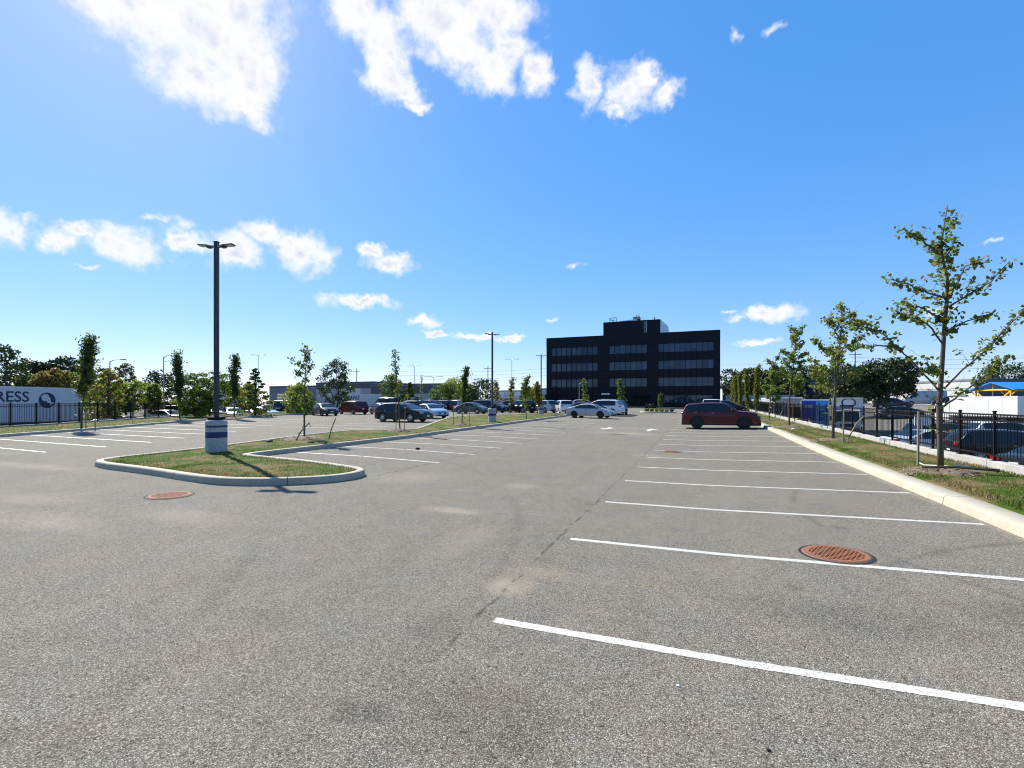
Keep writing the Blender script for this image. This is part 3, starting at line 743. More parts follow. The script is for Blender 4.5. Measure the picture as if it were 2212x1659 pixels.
# ------------------------------------------------------------------ vehicles
TYPES = {
 'sedan': dict(L=4.65, W=1.82, H=1.43, belt=.93, wr=.325, ax=(.98, 3.68), tum=.24,
   top=[(0, .62), (.05, .90), (.25, .985), (.62, 1.02), (.85, 1.05), (1.65, 1.37), (2.05, 1.43), (2.55, 1.425), (2.95, 1.35), (3.72, .97), (4.15, .86), (4.48, .74), (4.62, .60), (4.65, .42)],
   wind=(2.98, 3.70), rear=(.86, 1.62), dlo=(1.02, 3.5), pill=(2.28,), hood=4.1),
 'coupe': dict(L=4.63, W=1.80, H=1.40, belt=.92, wr=.33, ax=(.92, 3.62), tum=.27,
   top=[(0, .66), (.04, .94), (.18, 1.00), (.42, 1.03), (.60, 1.07), (1.55, 1.36), (2.0, 1.40), (2.45, 1.39), (2.85, 1.31), (3.62, .95), (4.1, .84), (4.45, .72), (4.60, .58), (4.63, .40)],
   wind=(2.88, 3.60), rear=(.62, 1.5), dlo=(.95, 3.4), pill=(2.15,), hood=4.0),
 'suv': dict(L=4.62, W=1.86, H=1.68, belt=1.07, wr=.36, ax=(.88, 3.62), tum=.20,
   top=[(0, .60), (.03, 1.00), (.10, 1.12), (.42, 1.56), (.60, 1.65), (1.2, 1.68), (2.1, 1.68), (2.6, 1.63), (2.95, 1.52), (3.62, 1.12), (4.1, 1.03), (4.45, .90), (4.59, .70), (4.62, .45)],
   wind=(2.93, 3.60), rear=(.11, .42), dlo=(.5, 3.42), pill=(1.42, 2.4), hood=4.05),
 'crossover': dict(L=4.80, W=1.90, H=1.61, belt=1.03, wr=.375, ax=(.92, 3.70), tum=.24,
   top=[(0, .62), (.05, .98), (.16, 1.12), (.72, 1.50), (1.15, 1.585), (1.9, 1.61), (2.4, 1.58), (2.85, 1.48), (3.68, 1.06), (4.2, .97), (4.60, .84), (4.77, .66), (4.80, .45)],
   wind=(2.83, 3.66), rear=(.18, .72), dlo=(.62, 3.48), pill=(1.45, 2.45), hood=4.1),
 'luxsuv': dict(L=4.88, W=1.98, H=1.78, belt=1.19, wr=.412, ax=(.98, 3.88), sill=.30, tum=.19,
   top=[(0, .70), (.03, 1.04), (.10, 1.20), (.30, 1.60), (.44, 1.675), (1.3, 1.745), (2.0, 1.78), (2.55, 1.76), (2.82, 1.68), (3.44, 1.27), (3.52, 1.215), (4.2, 1.15), (4.66, 1.04), (4.82, .86), (4.88, .5)],
   wind=(2.84, 3.44), rear=(.11, .30), dlo=(.32, 3.34), pill=(1.12, 2.2), hood=4.25),
 'minivan': dict(L=5.10, W=1.98, H=1.74, belt=1.08, wr=.34, ax=(.95, 3.98), tum=.19,
   top=[(0, .62), (.03, 1.04), (.10, 1.15), (.36, 1.62), (.58, 1.71), (1.4, 1.74), (2.6, 1.73), (3.05, 1.65), (3.35, 1.53), (4.28, 1.06), (4.68, .95), (4.95, .82), (5.07, .64), (5.10, .42)],
   wind=(3.28, 4.22), rear=(.11, .36), dlo=(.45, 3.98), pill=(1.55, 2.75), hood=4.6),
 'van': dict(L=5.55, W=2.05, H=2.45, belt=1.35, wr=.36, ax=(1.1, 4.5), tum=.12,
   top=[(0, .55), (.02, 1.4), (.06, 2.3), (.2, 2.43), (1.5, 2.46), (3.0, 2.46), (3.7, 2.42), (4.05, 2.28), (4.85, 1.42), (5.2, 1.22), (5.45, 1.02), (5.53, .75), (5.55, .45)],
   wind=(4.0, 4.80), rear=None, dlo=(3.75, 4.7), pill=(), hood=5.1),
 'pickup': dict(L=5.7, W=1.98, H=1.88, belt=1.22, wr=.40, ax=(1.2, 4.7), tum=.18,
   top=[(0, .8), (.02, 1.25), (.1, 1.28), (1.9, 1.28), (1.98, 1.32), (2.18, 1.80), (2.4, 1.88), (3.3, 1.88), (3.6, 1.78), (4.2, 1.30), (4.9, 1.22), (5.4, 1.12), (5.65, .95), (5.7, .6)],
   wind=(3.58, 4.16), rear=(2.0, 2.18), dlo=(2.15, 4.0), pill=(3.0,), hood=4.8),
}
def crv(tab, x):
    for (a, b), (c, d) in zip(tab, tab[1:]):
        if x <= c: return b+(d-b)*max(0, min(1, (x-a)/(c-a))) if c > a else d
    return tab[-1][1]
class Shape:
    def __init__(s, d): s.__dict__.update(d)
    def w(s, x):
        e = .55; k = max(0, (e-x)/e, (x-(s.L-e-.15))/(e+.15)); return s.W/2*(1-.17*k*k)
    def zt(s, x): return crv(s.top, x)
    def wz(s, x, z): return s.w(x)*(1-s.tum*max(0, z-s.belt)/(s.H-s.belt))
    def arch(s, x):
        z = getattr(s, 'sill', .21)+(0 if .3 < x < s.L-.35 else .05)
        for a in s.ax:
            r = s.wr+.055; d = abs(x-a)
            if d < r: z = max(z, s.wr+math.sqrt(max(0, r*r-d*d)))
        return z
CAR_CACHE = {}
def car_meshes(typ):
    if typ in CAR_CACHE: return CAR_CACHE[typ]
    s = Shape(TYPES[typ]); out = {}
    xs = set(round(x, 3) for x, _ in s.top) | set(np.round(np.linspace(0, s.L, 34), 3).tolist())
    for a in s.ax:
        r = s.wr+.055
        for k in range(9): xs.add(round(a-r*math.cos(math.pi*k/8), 3))
        xs.add(round(a-r-.004, 3)); xs.add(round(a+r+.004, 3))
    xs = sorted(xs); rings = []
    for x in xs:
        w = s.w(x); zt = s.zt(x); zb = s.arch(x); cab = zt > s.belt+.05
        sh = min(s.belt, zt-.09)
        zlow = max(min(.45, sh-.1), zb)
        zmid = max(s.belt*.66 if sh > s.belt*.7 else sh*.8, zlow)
        sh = max(sh, zmid+.005)
        half = [(0, .24), (w-.10, .24), (w-.10, max(.22, zb-.0)), (w-.035, zb), (w-.008, zlow), (w, zmid), (w-.022, sh)]
        if cab:
            z5 = max(zt-.07, sh+.01); half += [(s.wz(x, z5)-.012, z5), (s.wz(x, zt)-.075, zt-.018), (s.w(x)*.45, zt), (0, zt+.012)]
        else:
            half += [(w-.05, zt-.035), (w-.13, zt-.008), (w*.45, zt+.012), (0, zt+.018)]
        rings.append(half)
    n = len(rings[0]); vv = []; ff = []
    for x, h in zip(xs, rings):
        for (y, z) in h: vv.append((x, y, z))
        for (y, z) in h[1:-1]: vv.append((x, -y, z))
    m = 2*n-2
    def idx(i, k, sd): return i*m + (k if sd == 0 or k in (0, n-1) else n-1+k)
    for i in range(len(xs)-1):
        for k in range(n-1):
            ff.append((idx(i, k, 0), idx(i+1, k, 0), idx(i+1, k+1, 0), idx(i, k+1, 0)))
            ff.append((idx(i, k, 1), idx(i, k+1, 1), idx(i+1, k+1, 1), idx(i+1, k, 1)))
    for i, fl in ((0, True), (len(xs)-1, False)):
        loop = [idx(i, k, 0) for k in range(n)] + [idx(i, k, 1) for k in range(n-2, 0, -1)]
        ff.append(tuple(loop if fl else loop[::-1]))
    me = bpy.data.meshes.new(typ+'_body'); me.from_pydata(vv, [], ff); me.update()
    bm = bmesh.new(); bm.from_mesh(me); bmesh.ops.recalc_face_normals(bm, faces=bm.faces[:])
    wellmat = 1
    for f in bm.faces:
        c = f.calc_center_median()
        if c.z < .26 or (abs(c.y) < s.w(c.x)-.06 and c.z < s.wr*2.1 and abs(f.normal.z) < .9 and .1 < c.x < s.L-.1 and c.z < .8 and abs(c.y) > .1 and abs(f.normal.x) < .6): f.material_index = wellmat
        if c.z > s.belt+.015 and c.z < s.H-.05 and abs(f.normal.y) > .6 and s.dlo[0]+.12 < c.x < s.dlo[1]-.1: f.material_index = wellmat
    bm.to_mesh(me); bm.free()
    me.materials.append(M['dark_trim']); me.materials.append(M['dark_trim'])
    me.polygons.foreach_set('use_smooth', [True]*len(me.polygons)); me.set_sharp_from_angle(angle=R(38))
    out['body'] = me
    def grid(rows, name, mat='car_glass'):
        v2 = [p for r in rows for p in r]; c = len(rows[0]); f2 = []
        for i in range(len(rows)-1):
            for k in range(c-1): f2.append((i*c+k, i*c+k+1, (i+1)*c+k+1, (i+1)*c+k))
        g = bpy.data.meshes.new(name); g.from_pydata(v2, [], f2); g.update(); g.materials.append(M[mat])
        g.polygons.foreach_set('use_smooth', [True]*len(g.polygons)); return g
    def screen(a, b, name, sg):
        rows = []
        for x in np.linspace(a, b, 7):
            z = s.zt(x); hw = s.wz(x, z)-.105
            rows.append([(x+sg*.012, y, z+.016+.010*(1-abs(y/hw))) for y in np.linspace(-hw, hw, 5)])
        return grid(rows if sg > 0 else rows, name)
    out['windshield'] = screen(*s.wind, 'windshield', 1)
    if s.rear: out['rear_window'] = screen(*s.rear, 'rear_window', -1)
    bounds = [s.dlo[0]] + list(s.pill) + [s.dlo[1]]; panes = []
    for a, b in zip(bounds, bounds[1:]):
        for sd in (1, -1):
            rows = []
            for x in np.linspace(a+.035, b-.035, 9):
                z0 = s.belt+.035; z1 = s.zt(x)-.10
                if z1 < z0+.015: z1 = z0+.015
                rows.append([(x, sd*(s.wz(x, z)+.006), z) for z in (z0, z0+(z1-z0)*.5, z1)])
            panes.append(grid(rows, 'side_window'))
    out['panes'] = panes
    # lamps, trim
    def blob(x0, x1, y0, y1, z0, z1, mat, nm, bev=.02):
        g = MB().box(x0, x1, y0, y1, z0, z1, bev=bev).mesh(nm); g.materials.append(M[mat]); return g
    hz = s.zt(s.L-.2)-.10; wf = s.w(s.L-.1); tz = min(s.belt-.04, 1.05)
    wrr = s.w(.05)
    out['head'] = [blob(s.L-.42, s.L-.075, *sorted((sd*(wf-.34), sd*(wf+.022))), hz-.045, hz+.055, 'headlamp', 'headlight') for sd in (1, -1)]
    out['tail'] = [blob(-.012, .24, *sorted((sd*(wrr-.30), sd*(wrr+.028))), tz-.13, tz+.02, 'tail_red', 'taillight') for sd in (1, -1)]
    out['grille'] = blob(s.L-.12, s.L+.008, -.42, .42, hz-.20, hz-.06, 'dark_trim', 'grille', .01)
    out['bumper_f'] = blob(s.L-.25, s.L+.012, -wf+.12, wf-.12, .24, .40, 'dark_trim', 'lower_intake', .015)
    out['bumper_r'] = blob(-.014, .2, -wrr+.1, wrr-.1, .26, .42, 'dark_trim', 'rear_valance', .015)
    out['plate_f'] = blob(s.L+.004, s.L+.018, -.16, .16, .44, .56, 'plate', 'licence_plate', .004)
    out['plate_r'] = blob(-.024, -.004, -.16, .16, .62, .74, 'plate', 'licence_plate', .004)
    mx = s.wind[1]-.28; my = s.w(mx)
    out['mirror'] = [blob(mx-.10, mx+.09, *sorted((sd*(my-.02), sd*(my+.19))), s.belt+.02, s.belt+.16, 'dark_trim', 'side_mirror', .03) for sd in (1, -1)]
    hs = [(b-.22) for b in (s.pill[-2:] if s.pill else ())]
    out['handle'] = [blob(x-.09, x+.09, *sorted((sd*(s.w(x)-.005), sd*(s.w(x)+.028))), s.belt-.14, s.belt-.11, 'chrome', 'door_handle', .006) for x in hs for sd in (1, -1)]
    # door shut lines: thin dark seams lying on the flank
    seams = []
    for x in list(s.pill[-2:]) + [s.dlo[1]-.06]:
        for sd in (1, -1):
            g = MB(); pr = [(s.w(x)-.008, .36), (s.w(x)+.002, s.belt*.66), (s.w(x)-.018, s.belt)]
            vv2 = []
            for (y, z) in pr: vv2 += [(x-.008, sd*(y+.006), z), (x+.008, sd*(y+.006), z)]
            g.add(vv2, [(0, 1, 3, 2), (2, 3, 5, 4)]); q = g.mesh('door_seam'); q.materials.append(M['dark_trim']); seams.append(q)
    out['seam'] = seams
    out['shape'] = s; CAR_CACHE[typ] = out; return out
WHEELS = {}
def wheel_meshes(r, dark):
    k = (r, dark)
    if k in WHEELS: return WHEELS[k]
    wd = .105; ri = r*.68
    ty = MB().lathe([(ri, -wd), (r-.03, -wd), (r-.006, -wd+.03), (r, -wd+.06), (r, wd-.06), (r-.006, wd-.03), (r-.03, wd), (ri, wd)], 28, axis='y').mesh('tyre')
    ty.materials.append(M['rubber']); ty.polygons.foreach_set('use_smooth', [True]*len(ty.polygons)); ty.set_sharp_from_angle(angle=R(40))
    m = MB(); m.lathe([(ri+.004, wd-.012), (ri-.012, wd-.008), (ri-.03, wd-.03), (ri-.03, -wd+.02)], 28, axis='y')
    m.lathe([(.045, wd-.004), (.001, wd-.002)], 12, axis='y'); m.lathe([(.05, wd-.05), (.05, wd-.004)], 12, axis='y')
    for k2 in range(10 if not dark else 7):
        a = 2*math.pi*k2/(10 if not dark else 7); ca, sa = math.cos(a), math.sin(a); h0, h1 = .024, .017
        vv = []
        for (rr, hw, yy) in ((.04, h0, wd-.012), (ri-.02, h1, wd-.022)):
            for q, dy in ((-hw, 0), (hw, 0), (hw, -.03), (-hw, -.03)): vv.append((ca*rr-sa*q, yy+dy, sa*rr+ca*q))
        m.add(vv, [(0, 1, 5, 4), (1, 2, 6, 5), (2, 3, 7, 6), (3, 0, 4, 7), (4, 5, 6, 7)])
    rim = m.mesh('rim'); rim.materials.append(M['rim_dark' if dark else 'rim_silver'])
    dsk = MB().lathe([(ri-.02, .02), (.001, .02)], 20, axis='y').mesh('brake_shadow'); dsk.materials.append(M['pit_black'])  # black disc standing in for the shade behind the spokes
    WHEELS[k] = (ty, rim, dsk); return WHEELS[k]
def put(name, me, parent, loc=(0, 0, 0), rz_=0):
    o = bpy.data.objects.new(name, me); COL.objects.link(o); o.parent = parent; o.location = loc; o.rotation_euler.z = rz_; return o
PAINTS = {}
def car_paint(name, col, metal=.2):
    if name not in PAINTS: PAINTS[name] = paint('paint_'+name, col, metal)
    return PAINTS[name]
COLORS = {'black': (.006, .0065, .008), 'navy': (.010, .017, .034), 'ink': (.012, .014, .02), 'maroon': (.045, .008, .012), 'crimson': (.075, .002, .009), 'red': (.12, .008, .012),
          'grey': (.085, .09, .10), 'silver': (.33, .36, .40), 'lightblue': (.34, .43, .53), 'white': (.60, .61, .62), 'charcoal': (.03, .032, .036), 'cream': (.62, .55, .40), 'green': (.06, .09, .08), 'bluegrey': (.11, .14, .19)}
def car(typ, color, label, u, v, head, z=None, name=None, dark_rims=False, group='parked cars', full=True, scale=1.0, cat=None, roof=None):
    """head: compass angle of the nose, degrees from +X counter-clockwise"""
    K = car_meshes(typ); s = K['shape']
    nm = name or {'sedan': 'parked_sedan', 'coupe': 'parked_sedan', 'suv': 'parked_suv', 'crossover': 'parked_suv', 'luxsuv': 'parked_suv', 'minivan': 'parked_minivan', 'van': 'parked_van', 'pickup': 'pickup_truck'}[typ]
    a = R(head); c = Vector((math.cos(a), math.sin(a), 0))*(s.L/2*scale)
    zz = (gz(u, v) if z is None else z)
    t = thing(nm, label, cat or ('van' if typ == 'van' else 'minivan' if typ == 'minivan' else 'pickup' if typ == 'pickup' else 'car'), (u-c.x, v-c.y, zz), a, group)
    t.scale = (scale,)*3
    pm = car_paint(color, COLORS[color], .5 if color in ('silver', 'grey', 'lightblue', 'bluegrey') else .1)
    b = put('body', K['body'], t); b.material_slots[0].link = 'OBJECT'; b.material_slots[0].material = pm
    put('windshield', K['windshield'], t)
    if 'rear_window' in K: put('rear_window', K['rear_window'], t)
    for p in K['panes']: put('side_window', p, t)
    ty, rim, dsk = wheel_meshes(s.wr, dark_rims)
    for ax in s.ax:
        for sd in (1, -1):
            w = put('wheel', ty, t, (ax, sd*(s.W/2-.125), s.wr), 0 if sd > 0 else math.pi)
            if full or sd < 0 or True: put('rim', rim, w); put('spoke_shade', dsk, w)
    for p in K['head']: put('headlight', p, t)
    for p in K['tail']: put('taillight', p, t)
    if full:
        put('grille', K['grille'], t); put('lower_intake', K['bumper_f'], t); put('rear_valance', K['bumper_r'], t)
        put('licence_plate', K['plate_r'], t); put('licence_plate', K['plate_f'], t)
        for p in K['mirror']: put('side_mirror', p, t)
        for p in K['handle']: put('door_handle', p, t)
        for p in K['seam']: put('door_seam', p, t)
    if roof:
        for sd in (1, -1):
            MB().tube([(s.L*.2, sd*(s.w(2)*.62), s.H+.02), (s.L*.28, sd*(s.w(2)*.64), s.H+.055), (s.L*.5, sd*(s.w(2)*.64), s.H+.06), (s.L*.56, sd*(s.w(2)*.62), s.H+.01)], .016, 6).build('roof_rail', M['chrome'], t)
    return t

# --- the lot
car('luxsuv', 'crimson', 'dark red luxury SUV parked alone with its nose over the pale kerb', 1.35, 35.0, 0, dark_rims=True, scale=.97)
car('pickup', 'white', 'white pickup whose cab rises behind the dark red SUV', 1.3, 54.5, 90, full=True)
car('suv', 'black', 'black car just beyond the white pickup beside the columnar trees', 3.0, 60.0, 0)
car('coupe', 'silver', 'silver sedan with sloping roof and dark wheels beside the lane', -9.7, 46.8, -12, dark_rims=True)
car('suv', 'white', 'white SUV parked behind the silver sloping-roof sedan', -9.9, 53.6, 170, roof=True, scale=1.03)
car('minivan', 'navy', 'dark blue minivan facing the lane beside the white SUV', -8.9, 57.8, -75)
car('crossover', 'black', 'large black crossover parked beside the angled island kerb, silver wheels', -22.9, 34.6, -3)
car('sedan', 'lightblue', 'pale blue sedan just behind the large black crossover', -24.6, 41.6, -28)
car('sedan', 'navy', 'dark navy sedan facing the camera at the end of the far stalls', -40.4, 44.8, -28, dark_rims=True)
car('suv', 'red', 'red SUV seen from behind next to the dark navy sedan', -40.6, 50.0, 160)
car('sedan', 'silver', 'silver sedan half hidden between the red SUV and the black crossover', -36.6, 50.6, 150)
car('van', 'ink', 'black high-roofed van behind the silver sedan', -42.6, 60.0, 170, scale=.86)
car('suv', 'charcoal', 'charcoal SUV roof just above the black crossover', -36.6, 56.8, 170)
car('suv', 'navy', 'dark blue SUV with bright windscreen behind the pale blue sedan', -35.4, 60.4, -20, scale=1.05)
car('suv', 'maroon', 'dark maroon SUV between the blue SUV and the silver off-roader', -35.4, 63.5, 165)
car('suv', 'silver', 'silver boxy off-roader beyond the maroon SUV', -36.3, 68.8, 160, roof=True)
car('sedan', 'grey', 'grey sedan parked behind the staked island tree', -26.9, 55.8, -6)
car('minivan', 'ink', 'dark minivan beside the grey sedan behind the lamp post', -26.3, 60.4, -10)
car('suv', 'charcoal', 'dark SUV behind the dark minivan, tail towards the lane', -25.6, 66.2, 170)
car('suv', 'black', 'black SUV facing away behind the slim island trees', -22.3, 61.6, 150)
car('suv', 'silver', 'silver SUV behind the airy green island tree', -19.3, 61.6, 150)
car('suv', 'white', 'white SUV seen from behind beside the orange-leaved tree', -16.2, 60.4, 120)
car('sedan', 'green', 'pale green car roof showing above the silver sloping-roof sedan', -14.6, 65.5, -20)
car('sedan', 'cream', 'cream sedan far back among the dry ornamental grasses', -21.6, 79.5, 0)
car('suv', 'cream', 'cream SUV far back beside the dry ornamental grasses', -17.8, 81.5, 0, full=False)
car('sedan', 'black', 'black car parked against the foot of the black office block', -8.6, 98.2, 90)
# --- side yard on the left
LZ = lambda u, v: lz(u, v)
for (ty_, co, la, u, v, hd) in (
  ('sedan', 'charcoal', 'dark sedan behind the side fence below the leafy bushes', -52.2, 30.4, 35),
  ('sedan', 'silver', 'small silver car low behind the side fence next to the trailer end', -49.0, 27.2, 60),
  ('sedan', 'white', 'white sedan with dark windows behind the side fence', -53.4, 35.6, 5),
  ('suv', 'black', 'black SUV behind the side fence next to the white sedan', -56.2, 39.4, 20),
  ('sedan', 'green', 'grey-green car beside the lamp post pole behind the low wall', -56.0, 43.6, -35),
  ('coupe', 'silver', 'silver car with the dazzling sun glint behind the low wall', -51.4, 41.9, -30),
  ('sedan', 'charcoal', 'dark sedan beyond the glinting silver car', -53.8, 47.2, -30),
  ('suv', 'maroon', 'dark maroon SUV behind the green conifer-shaped tree', -57.0, 51.5, 150),
  ('sedan', 'lightblue', 'pale blue-green car low behind the dark side wall', -52.3, 46.9, 0),
  ('sedan', 'navy', 'dark blue sedan beside the white delivery truck', -56.6, 55.4, 0),
  ('suv', 'white', 'white SUV beside the white delivery truck', -57.0, 58.5, 20)):
    car(ty_, co, la, u, v, hd, z=lz(u, v), group='cars in the side yard')
# --- yard on the right, below the fence
RZ = lambda u, v: rz(u, v)
for (ty_, co, la, u, v, hd) in (
  ('sedan', 'white', 'white sedan behind the black fence to the left of the nearest verge tree', 12.6, 35.6, 20),
  ('suv', 'black', 'black SUV close behind the black fence, tail light showing', 14.2, 31.0, 0),
  ('suv', 'grey', 'grey SUV behind the trunk of the nearest verge tree', 15.4, 40.6, 10),
  ('suv', 'white', 'white SUV with dark wheels under the big white truck box', 20.4, 44.6, 5),
  ('sedan', 'ink', 'dark car low behind the fence, partly past the black SUV', 13.2, 25.2, 30),
  ('sedan', 'white', 'white sedan parked beyond the white SUV under the truck box', 24.5, 48.0, 10),
  ('sedan', 'charcoal', 'dark sedan standing alone on the open asphalt behind the fence', 22.6, 71.5, 185),
  ('suv', 'charcoal', 'dark SUV in the shade of the big dark tree', 27.0, 88.0, -10),
  ('van', 'silver', 'grey panel van in front of the pale building with red emblem', 34.6, 98.5, 165),
  ('suv', 'ink', 'dark SUV beside the grey panel van', 36.4, 94.0, 165)):
    car(ty_, co, la, u, v, hd, z=rz(u, v), group='cars in the neighbouring yard', scale=1.0)

# ------------------------------------------------------------------ trucks and trailers
def truck_wheels(t, xs, hw, r=.5, name='wheel'):
    ty, rim, dsk = wheel_meshes(r, False)
    for x in xs:
        for sd in (1, -1):
            w = put('wheel', ty, t, (x, sd*(hw-.13), r), 0 if sd > 0 else math.pi); put('rim', rim, w)
def box_body(t, x0, x1, hw, z0, z1, mat, nm='cargo_box', trim='white_panel'):
    b = MB().box(x0, x1, -hw, hw, z0, z1, bev=.03).build(nm, M[mat], t)
    for (ya, yb) in ((-hw-.012, -hw+.06), (hw-.06, hw+.012)):
        MB().box(x0-.01, x1+.01, ya, yb, z1-.10, z1+.015).build('top_rail', M[trim], b)
        MB().box(x0-.01, x1+.01, ya, yb, z0-.02, z0+.10).build('bottom_rail', M['trailer_frame'], b)
    n = int((x1-x0)/1.2)
    for k in range(1, n):
        x = x0+(x1-x0)*k/n
        for sd in (1, -1): MB().box(x-.012, x+.012, *sorted((sd*hw, sd*(hw+.008))), z0+.1, z1-.1).build('panel_seam', M[trim], b)
    return b
def print_on(b, me, x, y, z, facing, mat, name='lettering'):
    """flat print on the flank (facing +1/-1 = +Y/-Y side) or front of a box"""
    o = bpy.data.objects.new(name, me); COL.objects.link(o); o.parent = b
    o.location = (x, y, z); o.rotation_euler = (R(90), 0, math.pi if facing == 1 else 0)
    if facing == 'front': o.rotation_euler = (R(90), 0, R(90))
    if facing == 'back': o.rotation_euler = (R(90), 0, R(-90))
    me.materials.append(M[mat]); return o
def disc(r, n=40, sx=1, r0=0, th=.006):
    m = MB(); vv = []; ff = []
    for k in range(n):
        a = 2*math.pi*k/n; vv += [(sx*r*math.cos(a), r*math.sin(a), th), (sx*r0*math.cos(a), r0*math.sin(a), th)]
    for k in range(n): j = (k+1) % n; ff.append((2*k, 2*j, 2*j+1, 2*k+1))
    m.add(vv, ff); return m.mesh('emblem')
def poly_mesh(pts, th=.009):
    bm = bmesh.new(); f = bm.faces.new([bm.verts.new((x, y, th)) for x, y in pts])
    if f.calc_area() and f.normal.z < 0: f.normal_flip()
    bm.normal_update()
    if f.normal.z < 0: f.normal_flip()
    bmesh.ops.triangulate(bm, faces=bm.faces[:]); me = bpy.data.meshes.new('print_shape'); bm.to_mesh(me); bm.free(); return me

# long trailer behind the side fence: the flank seen from the lot carries navy lettering
L = 15.8; ang = math.atan2(6.0, -1.3); e_ = (-52.5-1.25, 27.3-.27)
ux, uy = math.cos(ang), math.sin(ang)
t = thing('semi_trailer', 'long white semi trailer with navy letters and round navy emblem behind the fence', 'trailer', (e_[0]-ux*L, e_[1]-uy*L, -.97), ang)
bx = box_body(t, 0, L, 1.28, 1.15, 4.12, 'white_trailer')
MB().box(.3, L-.3, -.5, .5, .8, 1.15).build('chassis', M['trailer_frame'], t)
truck_wheels(t, (L-2.2, L-3.5), 1.25, .5)
for sd in (1, -1): MB().box(2.4, 2.55, sd*.7-.07, sd*.7+.07, 0, .95).build('landing_leg', M['trailer_frame'], t)
MB().box(L-.02, L+.03, -1.24, 1.24, 1.2, 4.05).build('rear_door', M['white_panel'], t)
tm = text_mesh('RESS', 1.2, .004, .014); print_on(bx, tm, 10.45, -1.29, 3.27, -1, 'navy_print')
print_on(bx, disc(.66), 13.0, -1.29, 3.03, -1, 'navy_print', 'round_emblem')
prov = [(-.38, .12), (-.42, .30), (-.28, .36), (-.20, .50), (-.12, .42), (.02, .44), (.08, .38), (.14, .22), (.22, .14), (.24, -.02), (.26, -.14), (.40, -.18), (.46, -.20), (.34, -.32), (.22, -.42), (.16, -.40), (.24, -.28), (.12, -.24), (.00, -.16), (-.06, -.08), (-.20, -.10), (-.34, -.02)]
print_on(bx, poly_mesh([(x*1.12, y*1.12) for x, y in prov]), 13.0, -1.29, 3.05, -1, 'white_trailer', 'emblem_map_shape')

# far trailer with dark italic lettering behind the parked cars
ang = math.atan2(.35, 1); t = thing('semi_trailer', 'far white trailer with dark italic lettering and a swoosh behind the red SUV', 'trailer', (-66.5, 75.5, -.55), R(13))
bx = box_body(t, 0, 14.8, 1.28, 1.1, 4.0, 'white_trailer'); MB().box(.3, 14.5, -.5, .5, .75, 1.1).build('chassis', M['trailer_frame'], t); truck_wheels(t, (1.6, 2.9), 1.25, .5)
print_on(bx, text_mesh('TRANS', 1.05, .004, .02, .3, 1.0), 4.7, -1.29, 3.32, -1, 'navy_print')
print_on(bx, text_mesh('NTA', 1.5, .004, .03, .3, 1.05), 5.6, -1.29, 2.15, -1, 'navy_print')
arc = []
for k in range(15): q = R(200-k*13); arc.append((1.25*math.cos(q), .95*math.sin(q)))
for k in range(15): q = R(18+k*13); arc.append((1.15*math.cos(q)+.16*math.sin(q), .52*math.sin(q)-.02))
print_on(bx, poly_mesh(arc), 2.2, -1.29, 2.35, -1, 'navy_print', 'swoosh')
t = thing('semi_trailer', 'white trailer standing end-on behind bushes and the white sedan', 'trailer', (-82.5, 60.5, -.6), R(40))
bx = box_body(t, 0, 9, 1.28, 1.1, 4.0, 'white_panel'); truck_wheels(t, (1.5, 7.2), 1.25, .5); MB().box(.3, 8.7, -.5, .5, .75, 1.1).build('chassis', M['trailer_frame'], t)
